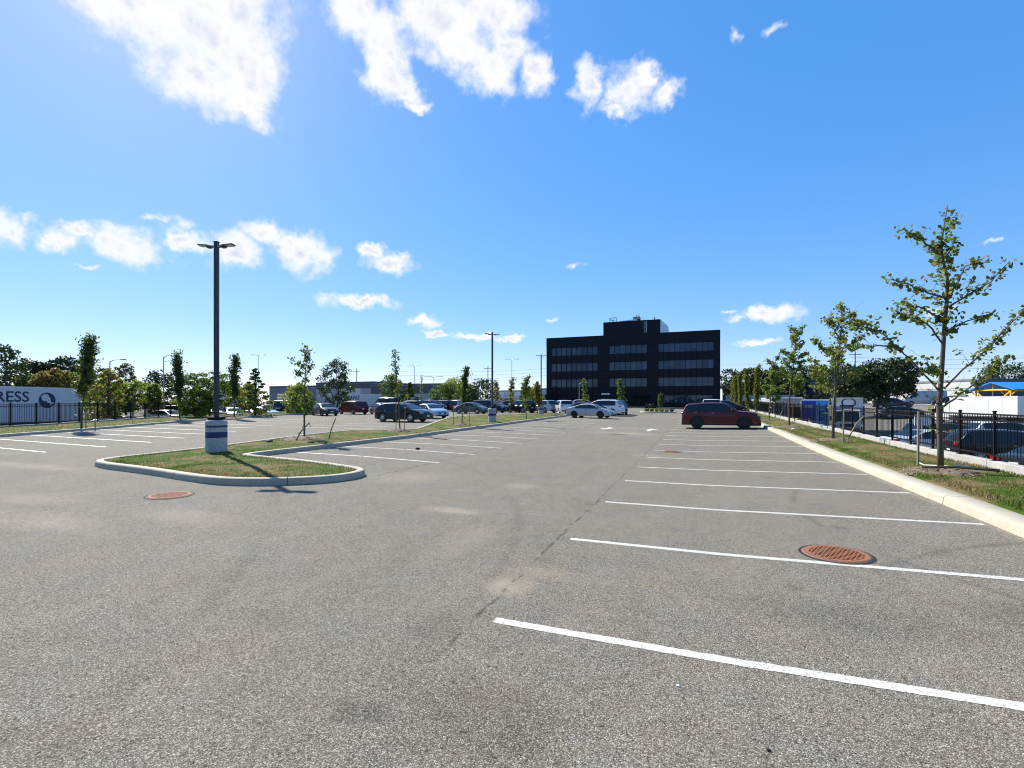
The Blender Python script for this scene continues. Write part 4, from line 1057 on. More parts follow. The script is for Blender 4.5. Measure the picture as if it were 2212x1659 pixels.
def box_truck(label, loc, rz_, Lb, hw, z0, z1, mat, group=None, cab='white_panel'):
    t = thing('box_truck', label, 'truck', loc, rz_, group)
    bx = box_body(t, 0, Lb, hw, z0, z1, mat)
    MB().box(0, Lb+1.8, -.45, .45, .55, z0).build('chassis', M['trailer_frame'], t)
    c = MB(); hc = 1.02; zt = min(z1-.55, 2.35)
    side = [(Lb+.12, .55), (Lb+1.95, .55), (Lb+2.0, 1.25), (Lb+1.72, zt-.12), (Lb+1.55, zt), (Lb+.12, zt)]
    vv = [(x, -hc, z) for x, z in side] + [(x, hc, z) for x, z in side]; n = len(side)
    c.add(vv, [tuple(range(n)), tuple(range(2*n-1, n-1, -1))] + [(i, i+n, (i+1) % n+n, (i+1) % n) for i in range(n)])
    me = c.mesh('cab'); bm = bmesh.new(); bm.from_mesh(me); bmesh.ops.bevel(bm, geom=bm.edges[:], offset=.05, segments=2, affect='EDGES'); bmesh.ops.recalc_face_normals(bm, faces=bm.faces[:]); bm.to_mesh(me); bm.free()
    cb = link('cab', me, M[cab], t, 40)
    def gl(pts, nm):
        g = bpy.data.meshes.new(nm); g.from_pydata(pts, [], [tuple(range(len(pts)))]); g.update(); g.materials.append(M['car_glass']); put(nm, g, t)
    x1, zz1, x2, zz2 = Lb+2.0, 1.28, Lb+1.72, zt-.14
    gl([(x1+.012, -hc+.1, zz1+.02), (x1+.012, hc-.1, zz1+.02), (x2+.012, hc-.16, zz2), (x2+.012, -hc+.16, zz2)], 'windshield')
    for sd in (1, -1): gl([(Lb+.75, sd*(hc+.008), 1.3), (Lb+1.82, sd*(hc+.008), 1.3), (Lb+1.62, sd*(hc+.008), zt-.22), (Lb+.75, sd*(hc+.008), zt-.22)], 'side_window')
    MB().box(Lb+1.95, Lb+2.06, -hc+.05, hc-.05, .45, .72, bev=.03).build('bumper', M['dark_trim'], t)
    MB().box(Lb+1.97, Lb+2.03, -.5, .5, .82, 1.1).build('grille', M['dark_trim'], t)
    for sd in (1, -1):
        MB().box(Lb+1.9, Lb+2.04, *sorted((sd*.62, sd*.95)), .8, 1.02, bev=.02).build('headlight', M['headlamp'], t)
        MB().box(Lb+1.6, Lb+1.72, *sorted((sd*(hc+.05), sd*(hc+.27))), 1.35, 1.75, bev=.02).build('side_mirror', M['dark_trim'], t)
    truck_wheels(t, (1.3, Lb+1.15), hw-.05, .43)
    return t, bx
t, bx = box_truck('white delivery truck with open side beside the grey warehouse', (-60.2, 60.5, -.15), R(-65), 4.6, 1.15, .95, 3.35, 'white_panel')
# box truck facing the fence, disc emblem above the cab
t, bx = box_truck('white box truck facing the fence with oval emblem above its cab', (14.3, 58.8, -1.12), R(-104), 6.2, 1.2, 1.0, 3.42, 'white_trailer')
print_on(bx, disc(.42, 40, 1.35, .33), 6.23, .12, 2.98, 'front', 'navy_print', 'oval_emblem')
print_on(bx, poly_mesh([(-.52, -.12), (.52, -.12), (.52, .14), (-.52, .14)]), 6.23, -.05, 2.62, 'front', 'navy_print', 'name_band')
MB().box(6.2, 6.55, -1.18, 1.18, 3.36, 3.44).build('roof_lip', M['white_panel'], bx)
# truck wrapped in blue print, flank towards the lot
t = thing('delivery_trailer', 'cargo trailer wrapped in bright blue and cyan print beside the white box truck', 'trailer', (11.7, 60.0, -1.1), R(-101.5))
bx = box_body(t, 0, 6.8, 1.15, .7, 3.25, 'white_panel'); truck_wheels(t, (1.4, 5.4), 1.15, .42); MB().box(.3, 6.4, -.5, .5, .45, .7).build('chassis', M['trailer_frame'], t)
MB().box(6.805, 6.82, -1.08, .10, .78, 3.12).build('blue_print', M['blue_wrap'], bx)
MB().box(6.805, 6.824, .13, 1.08, .78, 3.12).build('cyan_print', M['cyan_wrap'], bx)
print_on(bx, text_mesh('KO', .62, .003, .02), 6.832, .62, 1.75, 'front', 'navy_print').rotation_euler = (R(90), R(-90), R(90))
print_on(bx, poly_mesh([(-.3, -.1), (.35, -.02), (.35, .12), (-.3, .1)]), 6.83, -.5, 2.6, 'front', 'white_panel', 'print_shape')
t = thing('delivery_trailer', 'grey cargo trailer with white front behind the yellow loader', 'trailer', (8.9, 69.6, -1.1), R(-84))
bx = box_body(t, 0, 6.6, 1.35, .95, 3.45, 'grey_wall_light'); truck_wheels(t, (1.4, 5.4), 1.25, .46); MB().box(.3, 6.4, -.5, .5, .6, .95).build('chassis', M['trailer_frame'], t)
MB().box(-.1, 7.0, -1.42, 1.42, 3.42, 3.56, bev=.03).build('roof_cap', M['white_panel'], bx)
t = thing('delivery_trailer', 'pale blue and white cargo trailer beside the columnar trees', 'trailer', (8.2, 77.0, -1.0), R(-60))
bx = box_body(t, 0, 6.2, 1.3, .95, 3.3, 'white_panel'); truck_wheels(t, (1.4, 5.0), 1.25, .46); MB().box(.3, 6.0, -.5, .5, .6, .95).build('chassis', M['trailer_frame'], t)
MB().box(0.05, 2.6, -1.318, -1.312, 1.1, 3.15).build('pale_blue_panel', M['metal_panel'], bx)
t = thing('semi_trailer', 'long plain white trailer seen past the corner of the office block', 'trailer', (5.9, 121, -.6), R(-6))
bx = box_body(t, 0, 13.6, 1.3, 1.1, 4.1, 'white_trailer'); truck_wheels(t, (11.4, 12.6), 1.25, .5); MB().box(.3, 13.2, -.5, .5, .7, 1.1).build('chassis', M['trailer_frame'], t)
# big plain truck box, sunlit, with its cab to the left
t, bx = box_truck('big plain white box truck below the blue-roofed canopy', (27.9, 57.6, rz(26.5, 60)-.05), math.atan2(.9, -.43), 6.3, 1.15, 1.0, 2.95, 'white_panel')
# yellow wheel loader beside the trailers
t = thing('wheel_loader', 'yellow loader with dark cab parked behind the fence by the trailers', 'loader', (9.0, 55.2, -1.12), R(-80))
MB().box(-.9, .9, -.75, .75, .75, 1.45, bev=.08).build('engine_hood', M['machine_yellow'], t)
cabm = MB(); cabm.box(.1, 1.3, -.65, .65, 1.45, 2.55, bev=.04); cabm.build('cab', M['car_glass'], t)
MB().box(.0, 1.4, -.72, .72, 2.55, 2.68, bev=.03).build('cab_roof', M['machine_yellow'], t)
for sd in (1, -1):
    for xx in (.1, 1.3): MB().bar((xx, sd*.66, 1.4), (xx, sd*.66, 2.58), .07).build('cab_post', M['machine_yellow'], t)
    MB().tube([(1.0, sd*.45, 1.3), (2.1, sd*.45, 1.5), (2.7, sd*.45, .7)], .09, 5).build('lift_arm', M['machine_yellow'], t)
MB().add([(2.6, -1.0, .15), (2.6, 1.0, .15), (3.3, 1.0, .12), (3.3, -1.0, .12), (2.55, -1.0, .95), (2.55, 1.0, .95)], [(0, 1, 2, 3), (0, 4, 5, 1), (0, 3, 4), (1, 5, 2)]).build('bucket', M['machine_yellow'], t)
truck_wheels(t, (-.45, 1.5), .95, .55)
# ------------------------------------------------------------------ trees
GREEN = [(.045, .085, .018), (.065, .11, .022), (.10, .14, .03)]
YELG = [(.10, .15, .022), (.15, .19, .03), (.22, .22, .035)]
TAN = [(.16, .13, .05), (.22, .17, .07), (.26, .17, .06), (.12, .12, .04)]
ORANGE = [(.28, .16, .03), (.22, .17, .04), (.12, .12, .03), (.08, .10, .025)]
DARK = [(.016, .034, .012), (.024, .045, .014), (.035, .06, .018)]
DEEP = [(.020, .045, .012), (.035, .07, .015), (.055, .095, .02)]
LEAF6 = np.array([(0, -.5, 0), (.30, -.12, .06), (.24, .22, .05), (0, .5, 0), (-.24, .22, .05), (-.30, -.12, .06)])
LEAF4 = np.array([(0, -.5, 0), (.30, 0, .07), (0, .5, 0), (-.30, 0, .07)])
def leaf_mesh(name, C, size, cols, seed, shape=LEAF4, droop=.5, mat='leaves'):
    """C: leaf centres; makes one mesh of folded leaf faces with a per-leaf colour"""
    r = np.random.default_rng(seed); n = len(C); C = np.asarray(C); k = len(shape)
    ax = r.normal(0, 1, (n, 3)); ax[:, 2] -= droop; ax /= np.linalg.norm(ax, axis=1)[:, None]
    up = r.normal(0, 1, (n, 3)); up[:, 2] += 1.1
    sd = np.cross(ax, up); sd /= np.linalg.norm(sd, axis=1)[:, None]+1e-9; nm = np.cross(sd, ax)
    sz = size*r.uniform(.6, 1.25, n)
    V = C[:, None, :] + (shape[None, :, 0:1]*sd[:, None, :] + shape[None, :, 1:2]*ax[:, None, :] + shape[None, :, 2:3]*nm[:, None, :])*sz[:, None, None]
    me = bpy.data.meshes.new(name); me.vertices.add(n*k); me.vertices.foreach_set('co', V.reshape(-1))
    if k == 4: fc = [(0, 1, 3), (1, 2, 3)]
    else: fc = [(0, 1, 5), (1, 2, 4, 5), (2, 3, 4)]
    idx = []; starts = []
    for b in range(n):
        for f in fc: starts.append(len(idx)); idx += [b*k+i for i in f]
    me.loops.add(len(idx)); me.loops.foreach_set('vertex_index', idx); me.polygons.add(len(starts)); me.polygons.foreach_set('loop_start', starts)
    me.update(calc_edges=True)
    cc = np.array(cols)[r.integers(0, len(cols), n)]*r.uniform(.75, 1.3, (n, 1))
    at = me.attributes.new('tint', 'FLOAT_COLOR', 'POINT')
    at.data.foreach_set('color', np.repeat(np.column_stack([cc, np.ones(n)]), k, axis=0).ravel())
    me.materials.append(M[mat]); return me
def curve_pts(p, d, L, n, r, bend=.15, lift=.0):
    P = [Vector(p)]; d = Vector(d).normalized()
    for i in range(n):
        d = (d + Vector((r.gauss(0, bend), r.gauss(0, bend), r.gauss(0, bend)+lift))).normalized(); P.append(P[-1]+d*(L/n))
    return P
def sapling(H, seed, n_br=12, spread=1.1, ang=40, first=.28, leaf=.10, per=26, cols=GREEN, trunk_r=.05, tuft=.16, low_leaf=0., bare=0, tipmul=1., shape=LEAF4, keep=0, mat='leaves', bark='bark', twig=.45):
    """young street tree: leader, ascending branches, leaves bunched along the branches"""
    r = random.Random(seed); wood = MB(); C = []
    P = curve_pts((0, 0, -.1), (r.uniform(-.02, .02), r.uniform(-.02, .02), 1), H*.97, 14, r, .025, .03)
    rad = [trunk_r*(1-.9*(i/14)**1.1) + .004 for i in range(15)]
    wood.tube(P, rad, 8)
    def tufts(path, n, rr, f0=.25, f1=1.):
        m = len(path)-1
        for _ in range(n):
            f = f0+(f1-f0)*r.random()**.8; i = min(int(f*m), m-1); q = path[i].lerp(path[i+1], f*m-i)
            C.append(q + Vector((r.gauss(0, rr), r.gauss(0, rr), r.gauss(0, rr*.8)-rr*.2)))
    for k in range(n_br):
        f = first + (1-first)*(k+.3*r.random())/n_br
        i = min(int(f*14), 13); p = P[i].lerp(P[i+1], f*14-i)
        az = k*2.4 + r.uniform(-.5, .5); el = R(ang + 25*f + r.uniform(-10, 12))
        L = spread*(1.15-.75*f)*r.uniform(.65, 1.25)
        Q = curve_pts(p, (math.cos(az)*math.cos(el), math.sin(az)*math.cos(el), math.sin(el)), L, 6, r, .10, .05)
        rb = trunk_r*.42*(1-.6*f)
        wood.tube(Q, [rb*(1-.8*j/6)+.0025 for j in range(7)], 5)
        # leaves gather in separate bunches along the branch
        nb = max(2, int(L/.24)); cnt = max(3, int(per*L/nb))
        for b in range(nb):
            if r.random() < .18: continue
            f2 = .28 + .74*(b+r.random()*.7)/nb; i2 = min(int(f2*6), 5); q = Q[i2].lerp(Q[i2+1], min(1., f2*6-i2))
            for _ in range(int(cnt*(1.5 if b == nb-1 else 1)*tipmul)): C.append(q + Vector((r.gauss(0, tuft*.5), r.gauss(0, tuft*.5), r.gauss(-.02, tuft*.42))))
        for _ in range(int(3*twig*L)+1):
            j = r.randint(2, 5); q = Q[j]; T = curve_pts(q, (r.gauss(0, 1), r.gauss(0, 1), .9), .28*spread*r.uniform(.5, 1.4), 3, r, .2)
            wood.tube(T, [.006, .004, .003, .002], 4)
            if r.random() > bare: tufts(T, int(per*.35), tuft*.5, .4)
    if low_leaf: tufts(P[int(14*.05)+1:], int(low_leaf), tuft*.9, .0, .95)
    tufts(P[9:], int(per*1.6), tuft*.8, .1, 1.)
    if bare:
        for _ in range(int(bare*14)):
            j = r.randint(4, 11); T = curve_pts(P[j], (r.gauss(0, 1), r.gauss(0, 1), .9), spread*r.uniform(.3, .8), 4, r, .1)
            wood.tube(T, [.007, .005, .004, .003, .002], 4)
    return wood.mesh('trunk'), C
def tree(name, label, loc, wood, C, leaf, cols, seed, shape=LEAF4, group=None, bark='bark', mat='leaves', rz_=0, sc=1., singles=0):
    t = thing(name, label, 'tree', loc, rz_, group); t.scale = (sc, sc, sc)
    if not wood.materials: wood.materials.append(M[bark]); wood.polygons.foreach_set('use_smooth', [True]*len(wood.polygons))
    put('trunk', wood, t)
    C = list(C)
    if singles:
        r = np.random.default_rng(seed); order = list(r.permutation(len(C))); sel = [C[i] for i in order[:singles]]; C = [C[i] for i in order[singles:]]
        protos = [leaf_mesh('leaf', [(0, 0, 0)], leaf, [c], seed+i, shape, mat=mat) for i, c in enumerate(list(cols)*3)]
        for i, q in enumerate(sel):
            o = put('leaf', protos[i % len(protos)], t, q); o.rotation_euler = (float(r.uniform(-1, 1)), float(r.uniform(-1, 1)), float(r.uniform(0, 6.28))); o.scale = (float(r.uniform(.7, 1.25)),)*3
    o = put('crown', leaf_mesh('crown', C, leaf, cols, seed, shape, mat=mat), t); stuff(o) if singles else None
    return t
def bunch(r, centre, rad, n):
    out = []
    for _ in range(n):
        d = Vector((r.gauss(0, 1), r.gauss(0, 1), r.gauss(0, 1))).normalized(); q = r.random()**.45
        out.append(Vector((centre[0]+d.x*rad[0]*q, centre[1]+d.y*rad[1]*q, centre[2]+d.z*rad[2]*q)))
    return out
def round_tree(H, W, seed, n=1700, clumps=26, base=.12, shape='round', trunk=.12):
    """broad tree: limbs reaching into leaf clumps that leave gaps"""
    r = random.Random(seed); wood = MB(); C = []
    wood.tube(curve_pts((0, 0, -.2), (0, 0, 1), H*.72, 6, r, .05), [trunk*(1-.12*i) for i in range(7)], 7)
    for k in range(clumps):
        f = (k+.5)/clumps; z = H*(base+(1-base)*f)
        if shape == 'round': prof = math.sin(math.pi*min(.98, .12+.82*f))**.6
        elif shape == 'cone': prof = (1-f)*1.05+.06
        elif shape == 'flat': prof = .45+.75*math.sin(math.pi*(.15+.7*f))
        else: prof = .55+.45*math.sin(math.pi*f)
        a = k*2.39996+r.uniform(-.4, .4); rr = W*prof*math.sqrt(r.uniform(.15, 1.0))
        c = (rr*math.cos(a), rr*math.sin(a), z - (.06*H if shape == 'cone' else 0)*rr/max(.1, W))
        cr = W*r.uniform(.26, .42)*(1.0 if shape != 'cone' else .8*(1.25-f))
        zr = cr*(.34 if shape in ('flat', 'cone') else .62)
        wood.tube([(0, 0, max(.3, z-.18*H)), (c[0]*.5, c[1]*.5, z-.06*H), c], [trunk*.3, trunk*.2, .015], 4)
        C += bunch(r, c, (cr, cr, zr), n//clumps)
    return wood.mesh('trunk'), C

def mound(label, u, v, zoff, seed, dry=False, rad=.75):
    z = gz(u, v)+zoff; r = random.Random(seed)
    t = thing('mulch_mound', label, 'mulch', (u, v, z), r.uniform(0, 6), 'mulch mounds at the young trees')
    m = MB(); n = 16; vv = [(0, 0, .12)]; ff = []
    for ri, (q, h) in enumerate(((.35, .13), (.6, .09), (.85, .03), (1.0, -.04))):
        for k in range(n):
            a = 2*math.pi*k/n; w = rad*q*(1+.16*math.sin(3*a+seed)+r.uniform(-.08, .08)); vv.append((w*math.cos(a), w*math.sin(a), h+r.uniform(-.025, .03)))
    for k in range(n): ff.append((0, 1+k, 1+(k+1) % n))
    for ri in range(3):
        for k in range(n): ff.append((1+ri*n+k, 1+(ri+1)*n+k, 1+(ri+1)*n+(k+1) % n, 1+ri*n+(k+1) % n))
    m.add(vv, ff); m.build('heap', M['mulch'], t, 180)
    ch = MB()
    for _ in range(420):
        q = math.sqrt(r.random()); a = r.uniform(0, 6.283); x, y = rad*1.08*q*math.cos(a), rad*1.08*q*math.sin(a); zz = .135*(1-q*q)+r.uniform(-.01, .025)
        b = r.uniform(0, 6.283); L = r.uniform(.02, .075); w = r.uniform(.005, .013); e = r.uniform(-.02, .03)
        dx, dy = math.cos(b)*L, math.sin(b)*L
        ch.add([(x-dx-dy*w/L, y-dy+dx*w/L, zz), (x-dx+dy*w/L, y-dy-dx*w/L, zz), (x+dx+dy*w/L, y+dy-dx*w/L, zz+e), (x+dx-dy*w/L, y+dy+dx*w/L, zz+e+.004)], [(0, 1, 2, 3)], 1 if r.random() < (.7 if dry else .4) else 0)
    stuff(ch.build('wood_chips', [M['mulch'], M['straw']], t))
def stake(label, u, v, z, top, tilt, r_=.022, L=1.2):
    a = Vector((u, v, z)); o = MB().tube([(0, 0, -.25), Vector(tilt)*.5*L, Vector(tilt)*L], [r_, r_, r_*.92], 6).build('tree_stake', M['stake_wood'], None, 40)
    o.location = (u, v, z); return tag(o, label, 'stake', 'tree stakes')

# verge row beside the black fence
VZ = .21
def near_tree(seed=21):
    r = random.Random(seed); wood = MB(); C = []
    q = lambda x, z, y=0: Vector((x, y, z))
    TR = [q(0, -.1), q(0, .6), q(-.03, 1.47), q(.03, 2.3), q(.09, 3.24), q(.15, 3.9), q(.16, 4.3), q(.05, 4.8), q(.02, 5.15), q(.10, 5.6), q(.17, 6.0)]
    wood.tube(TR, [.066, .058, .052, .046, .040, .035, .030, .024, .018, .012, .005], 9)
    BR = [[(.0, 1.8), (-.47, 2.36), (-.79, 2.75), (-1.16, 3.13), (-1.45, 3.28), (-1.85, 3.45)], [(-.83, 2.77), (-1.16, 2.85), (-1.6, 2.86), (-2.0, 2.82)],
          [(.1, 1.92), (.62, 2.4), (.95, 2.76), (1.3, 3.2), (1.75, 3.65), (2.1, 3.95)], [(.05, 1.47), (.66, 1.86), (1.3, 2.23), (1.65, 2.45), (1.9, 2.6)],
          [(.02, 2.9), (-.35, 3.3), (-.7, 3.42), (-1.05, 3.43), (-1.3, 3.6)], [(.1, 3.92), (-.2, 4.05), (-.55, 4.25), (-.87, 4.4)], [(.02, 4.85), (-.3, 5.05), (-.65, 5.25), (-1.07, 5.35)],
          [(.17, 3.86), (.5, 4.35), (.8, 4.7), (1.2, 4.87)], [(.2, 3.7), (.6, 4.0), (.85, 4.2), (1.1, 4.6)], [(.1, 4.7), (.3, 5.0), (.42, 5.1)], [(.05, 3.1), (.35, 3.35), (.6, 3.45)], [(.08, 3.4), (-.3, 3.75), (-.45, 3.9)], [(.0, 2.2), (-.3, 2.3), (-.6, 2.25), (-.9, 2.45)]]
    dep = [.35, .5, -.3, .55, -.4, .3, -.25, .35, -.45, .2, -.6, .5, -.7]
    def leafy(p, n, s): 
        for _ in range(n): C.append(p + Vector((r.gauss(0, s), r.gauss(0, s), r.gauss(-.02, s*.85))))
    for br, dy in zip(BR, dep):
        P = [q(x, z, dy*(i/(len(br)-1))**1.2) for i, (x, z) in enumerate(br)]
        F = []
        for a, c in zip(P, P[1:]):
            for k in range(4): F.append(a.lerp(c, k/4) + Vector((r.gauss(0, .012), r.gauss(0, .012), r.gauss(0, .012))))
        F.append(P[-1]); n = len(F)
        wood.tube(F, [.020*(1-.82*i/(n-1))+.0025 for i in range(n)], 6)
        L = sum((F[i+1]-F[i]).length for i in range(n-1))
        for k in range(max(3, int(L/.15))):
            f = .22+.78*k/max(3, int(L/.15)); i = min(int(f*(n-1)), n-2); p = F[i]
            if r.random() < .28 and f < .8: continue
            leafy(p, r.randint(9, 17) if f < .8 else r.randint(13, 22), .055 if f < .85 else .075)
            if r.random() < .35:
                T = curve_pts(p, (r.gauss(0, .7), r.gauss(0, .7), .8), r.uniform(.15, .4), 3, r, .15); wood.tube(T, [.006, .005, .004, .002], 4); leafy(T[-1], r.randint(5, 11), .06)
        leafy(F[-1], 12, .08)
    for k in range(40):                                   # sprays hugging the trunk
        f = r.uniform(.24, 1)**.85; i = min(int(f*10), 9); p = TR[i].lerp(TR[i+1], f*10-i); a = r.uniform(0, 6.28); o = r.uniform(.03, .2)*(1 if f > .45 else .7)
        leafy(p+Vector((o*math.cos(a), o*math.sin(a), 0)), r.randint(11, 22) if f > .4 else r.randint(4, 9), .065)
    for (zz, nn) in ((.95, 7), (1.05, 9), (1.35, 8), (1.55, 10), (1.75, 12), (2.0, 10)): leafy(Vector((r.uniform(-.12, .05), r.uniform(-.1, .1), zz)), nn, .07)
    for k in range(5): leafy(TR[6].lerp(TR[7], r.random())+Vector((r.gauss(0, .15), r.gauss(0, .15), r.gauss(0, .25))), 14, .08)
    for k in range(13):                                   # bare whips
        i = r.randint(2, 6); T = curve_pts(TR[i], (r.gauss(0, 1), r.gauss(0, .6), .75), r.uniform(.5, 1.0), 6, r, .08, .04); wood.tube(T, [.007, .006, .005, .004, .003, .003, .002], 4)
    return wood.mesh('trunk'), C
w, C = near_tree()
tree('young_tree', 'tall young tree with long bare-tipped branches, nearest tree on the verge', (5.06, 13.58, gz(5, 13.5)+VZ), w, C, .10, [(.05, .085, .016), (.08, .125, .022), (.12, .165, .03), (.18, .20, .04), (.17, .12, .04)], 21, LEAF6, 'young trees along the verge', singles=290, rz_=YAW)
mound('wide mulch ring with fallen stake under the nearest verge tree', 5.08, 13.45, VZ-.02, 4, True, .78)
stake('upright wooden stake beside the nearest verge tree', 5.0, 14.6, gz(5, 14)+VZ, 0, (.03, .05, 1), .028, 1.35)
o = MB().tube([(-.55, .06, .05), (0, .0, .09), (.72, -.1, .06)], .03, 6).build('fallen_stake', M['bark']); o.location = (5.18, 13.25, gz(5, 13.3)+VZ+.08)
tag(o, 'dark fallen stake lying across the mulch of the nearest verge tree', 'stake')
o = MB().tube([(5.02, 14.55, gz(5, 14)+VZ+.10), (5.02, 14.3, gz(5, 14)+VZ+.08), (5.14, 13.9, gz(5, 14)+VZ+.12), (5.22, 13.45, gz(5, 14)+VZ+.16), (5.33, 13.42, gz(5, 14)+VZ+.2), (5.5, 13.45, gz(5, 14)+VZ+.17), (5.62, 13.4, gz(5, 14)+VZ+.12)], .013, 5).build('tie_strap', M['tie_webbing']); tag(o, 'pale webbing strap trailing round the foot of the nearest verge tree', 'strap')
w, C = sapling(5.55, 33, 14, 1.75, 14, .34, .10, 100, YELG, .055, .15, 90, .3)
tree('young_tree', 'young tree with two level leaf tiers, second along the verge', (5.05, 22.8, gz(5, 22.8)+VZ), w, C, .14, [(.085, .12, .025), (.12, .16, .03), (.17, .19, .04), (.20, .18, .05)], 33, group='young trees along the verge', rz_=R(80))
mound('mulch mound with upright and slanting stakes under the second verge tree', 5.1, 22.75, VZ-.02, 9, True, .85)
stake('upright stake in front of the second verge tree', 5.18, 21.9, gz(5, 22)+VZ, 0, (.02, 0, 1), .026, 1.25)
stake('slanting pale stake beside the second verge tree', 5.3, 21.8, gz(5, 22)+VZ+.4, 0, (.62, .15, .7), .024, .95)
w, C = sapling(6.0, 47, 15, 1.6, 16, .32, .11, 110, YELG, .05, .17, 30, .25)
tree('young_tree', 'slim young tree with fuller leafy middle, third along the verge', (5.0, 32.4, gz(5, 32.4)+VZ), w, C, .15, [(.06, .095, .018), (.10, .145, .026), (.15, .18, .03)], 47, group='young trees along the verge', rz_=R(10))
mound('mulch mound with a board under the third verge tree', 5.05, 32.3, VZ-.02, 14, True, .8)
w, C = sapling(4.7, 51, 14, 1.3, 22, .30, .11, 120, GREEN, .042, .17, 60, .1)
tree('young_tree', 'short leafy young tree with a tied leaning stake, fourth along the verge', (4.95, 40.8, gz(5, 40.8)+VZ), w, C, .16, [(.08, .12, .022), (.12, .16, .03), (.16, .18, .04)], 51, group='young trees along the verge')
mound('mulch mound under the fourth verge tree', 4.95, 40.7, VZ-.02, 15, False, .7)
stake('leaning stake tied to the fourth verge tree', 5.5, 40.6, gz(5, 41)+VZ, 0, (.35, 0, .9), .025, 1.3)
# columnar maples further along the verge share two shapes
cw = []
for sd_ in (61, 62):
    w, C = sapling(4.9, sd_, 26, .42, 66, .24, .12, 150, YELG, .05, .17, 260, 0, twig=.2); cw.append((w, C))
for i, (u, v, s_) in enumerate(((5.0, 50.3, 1.0), (4.9, 57.6, 1.03), (4.8, 64.6, .98), (4.85, 71.5, 1.0), (4.9, 78.5, .98), (4.95, 85.5, 1.02))):
    w, C = cw[i % 2]
    tree('columnar_tree', 'narrow columnar young maple in the row towards the office block', (u, v, gz(u, v)+.2), w, C, .17, [(.085, .11, .022), (.13, .15, .03), (.17, .16, .04)], 60+i % 2, group='columnar maples along the verge', rz_=i*1.1, sc=s_)

# island trees
w, C = sapling(4.1, 71, 13, .85, 34, .26, .085, 64, GREEN, .038, .14, 60, .1)
tree('young_tree', 'young oak-like tree with crossed stakes on the island behind the lamp post', (-15.9, 16.4, gz(-15.9, 16.4)+.14), w, C, .13, [(.05, .08, .018), (.08, .12, .025), (.14, .17, .03)], 71, group='young trees on the island')
mound('earthy mulch mound with crossed stakes on the island', -15.9, 16.3, .12, 21, False, .95)
stake('stake leaning far over on the earthy island mound', -15.6, 15.5, gz(-16, 16)+.2, 0, (.62, .3, .72), .026, .95)
stake('stake leaning on the far side of the earthy island mound', -14.9, 16.7, gz(-15, 16)+.16, 0, (.38, .1, .92), .026, .95)
w, C = sapling(4.65, 73, 11, .75, 40, .34, .08, 44, GREEN, .034, .13, 10, .25)
tree('young_tree', 'thin sparse young tree in front of the large black crossover', (-15.2, 22.6, gz(-15.2, 22.6)+.14), w, C, .125, [(.035, .065, .016), (.06, .10, .02), (.16, .17, .03)], 73, group='young trees on the island')
mound('round mulch mound in front of the large black crossover', -15.2, 22.5, .12, 23, False, .85)
stake('pale upright stake touching the thin island tree', -15.25, 22.3, gz(-15, 22)+.2, 0, (0, 0, 1), .022, 1.5); stake('short bent stake beside the thin island tree', -14.8, 22.4, gz(-15, 22)+.2, 0, (.05, 0, 1), .02, 1.25)
w, C = sapling(3.95, 79, 14, .62, 50, .38, .09, 120, DEEP, .036, .16, 60, .1)
tree('young_tree', 'dense-topped young tree with two stakes and sagging tie on the island', (-14.6, 28.9, gz(-14.6, 28.9)+.14), w, C, .15, [(.03, .06, .014), (.05, .09, .018), (.10, .13, .025)], 79, group='young trees on the island')
mound('flat mulch ring with two stakes on the island', -14.6, 28.8, .1, 25, False, .75)
stake('left stake of the staked pair on the island', -15.1, 28.6, gz(-15, 28)+.16, 0, (0, 0, 1), .026, 1.3); stake('right stake of the staked pair on the island', -14.05, 28.9, gz(-14, 28)+.16, 0, (0, 0, 1), .026, 1.3)
o = MB().tube([(-15.1, 28.6, 1.42), (-14.85, 28.7, 1.62), (-14.6, 28.9, 1.52), (-14.3, 28.9, 1.3), (-14.05, 28.9, 1.42)], .03, 5).build('tie_strap', M['dark_trim']); tag(o, 'dark sagging tie strap between the staked pair on the island', 'strap')
isl = [(-14.05, 40.2, 3.8, 81, [(.06, .095, .02), (.10, .14, .028), (.16, .18, .035)], 'airy green young tree past the second lamp post on the island'),
       (-19.6, 50.6, 4.2, 83, [(.10, .13, .025), (.18, .18, .03), (.22, .16, .03)], 'yellowing young tree at the back edge of the island'),
       (-16.2, 50.0, 3.5, 85, ORANGE, 'orange-tinged round young maple on the island beside the white SUV'),
       (-23.2, 55.4, 4.1, 87, [(.12, .13, .04), (.20, .18, .05), (.16, .11, .05)], 'pale wispy young tree left of the second lamp post'),
       (-13.9, 63.0, 4.4, 89, [(.10, .14, .03), (.15, .18, .04)], 'small green tree in front of the office block windows'),
       (-9.6, 66.5, 4.5, 91, [(.08, .13, .025), (.12, .17, .035)], 'tiered green sapling in front of the office block entrance'),
       (-37.0, 60.2, 5.4, 93, [(.16, .16, .06), (.10, .12, .04)], 'spindly bare-topped tree behind the parked cars'),
       (-5.0, 70.5, 2.4, 95, [(.05, .08, .03), (.09, .11, .05)], 'small shrub-like tree on the planted kerb island')]
for (u, v, H, sd_, cols, la) in isl:
    full_ = sd_ in (85, 91); w, C = sapling(H, sd_, 14, .8 if sd_ != 93 else .5, 36 if sd_ != 91 else 8, .3, .1, 130 if full_ else (60 if sd_ != 93 else 16), cols, .036, .19, 40, .15 if not full_ else 0)
    tree('young_tree', la, (u, v, gz(u, v)+.1), w, C, .19, cols, sd_, group='young trees around the lot')
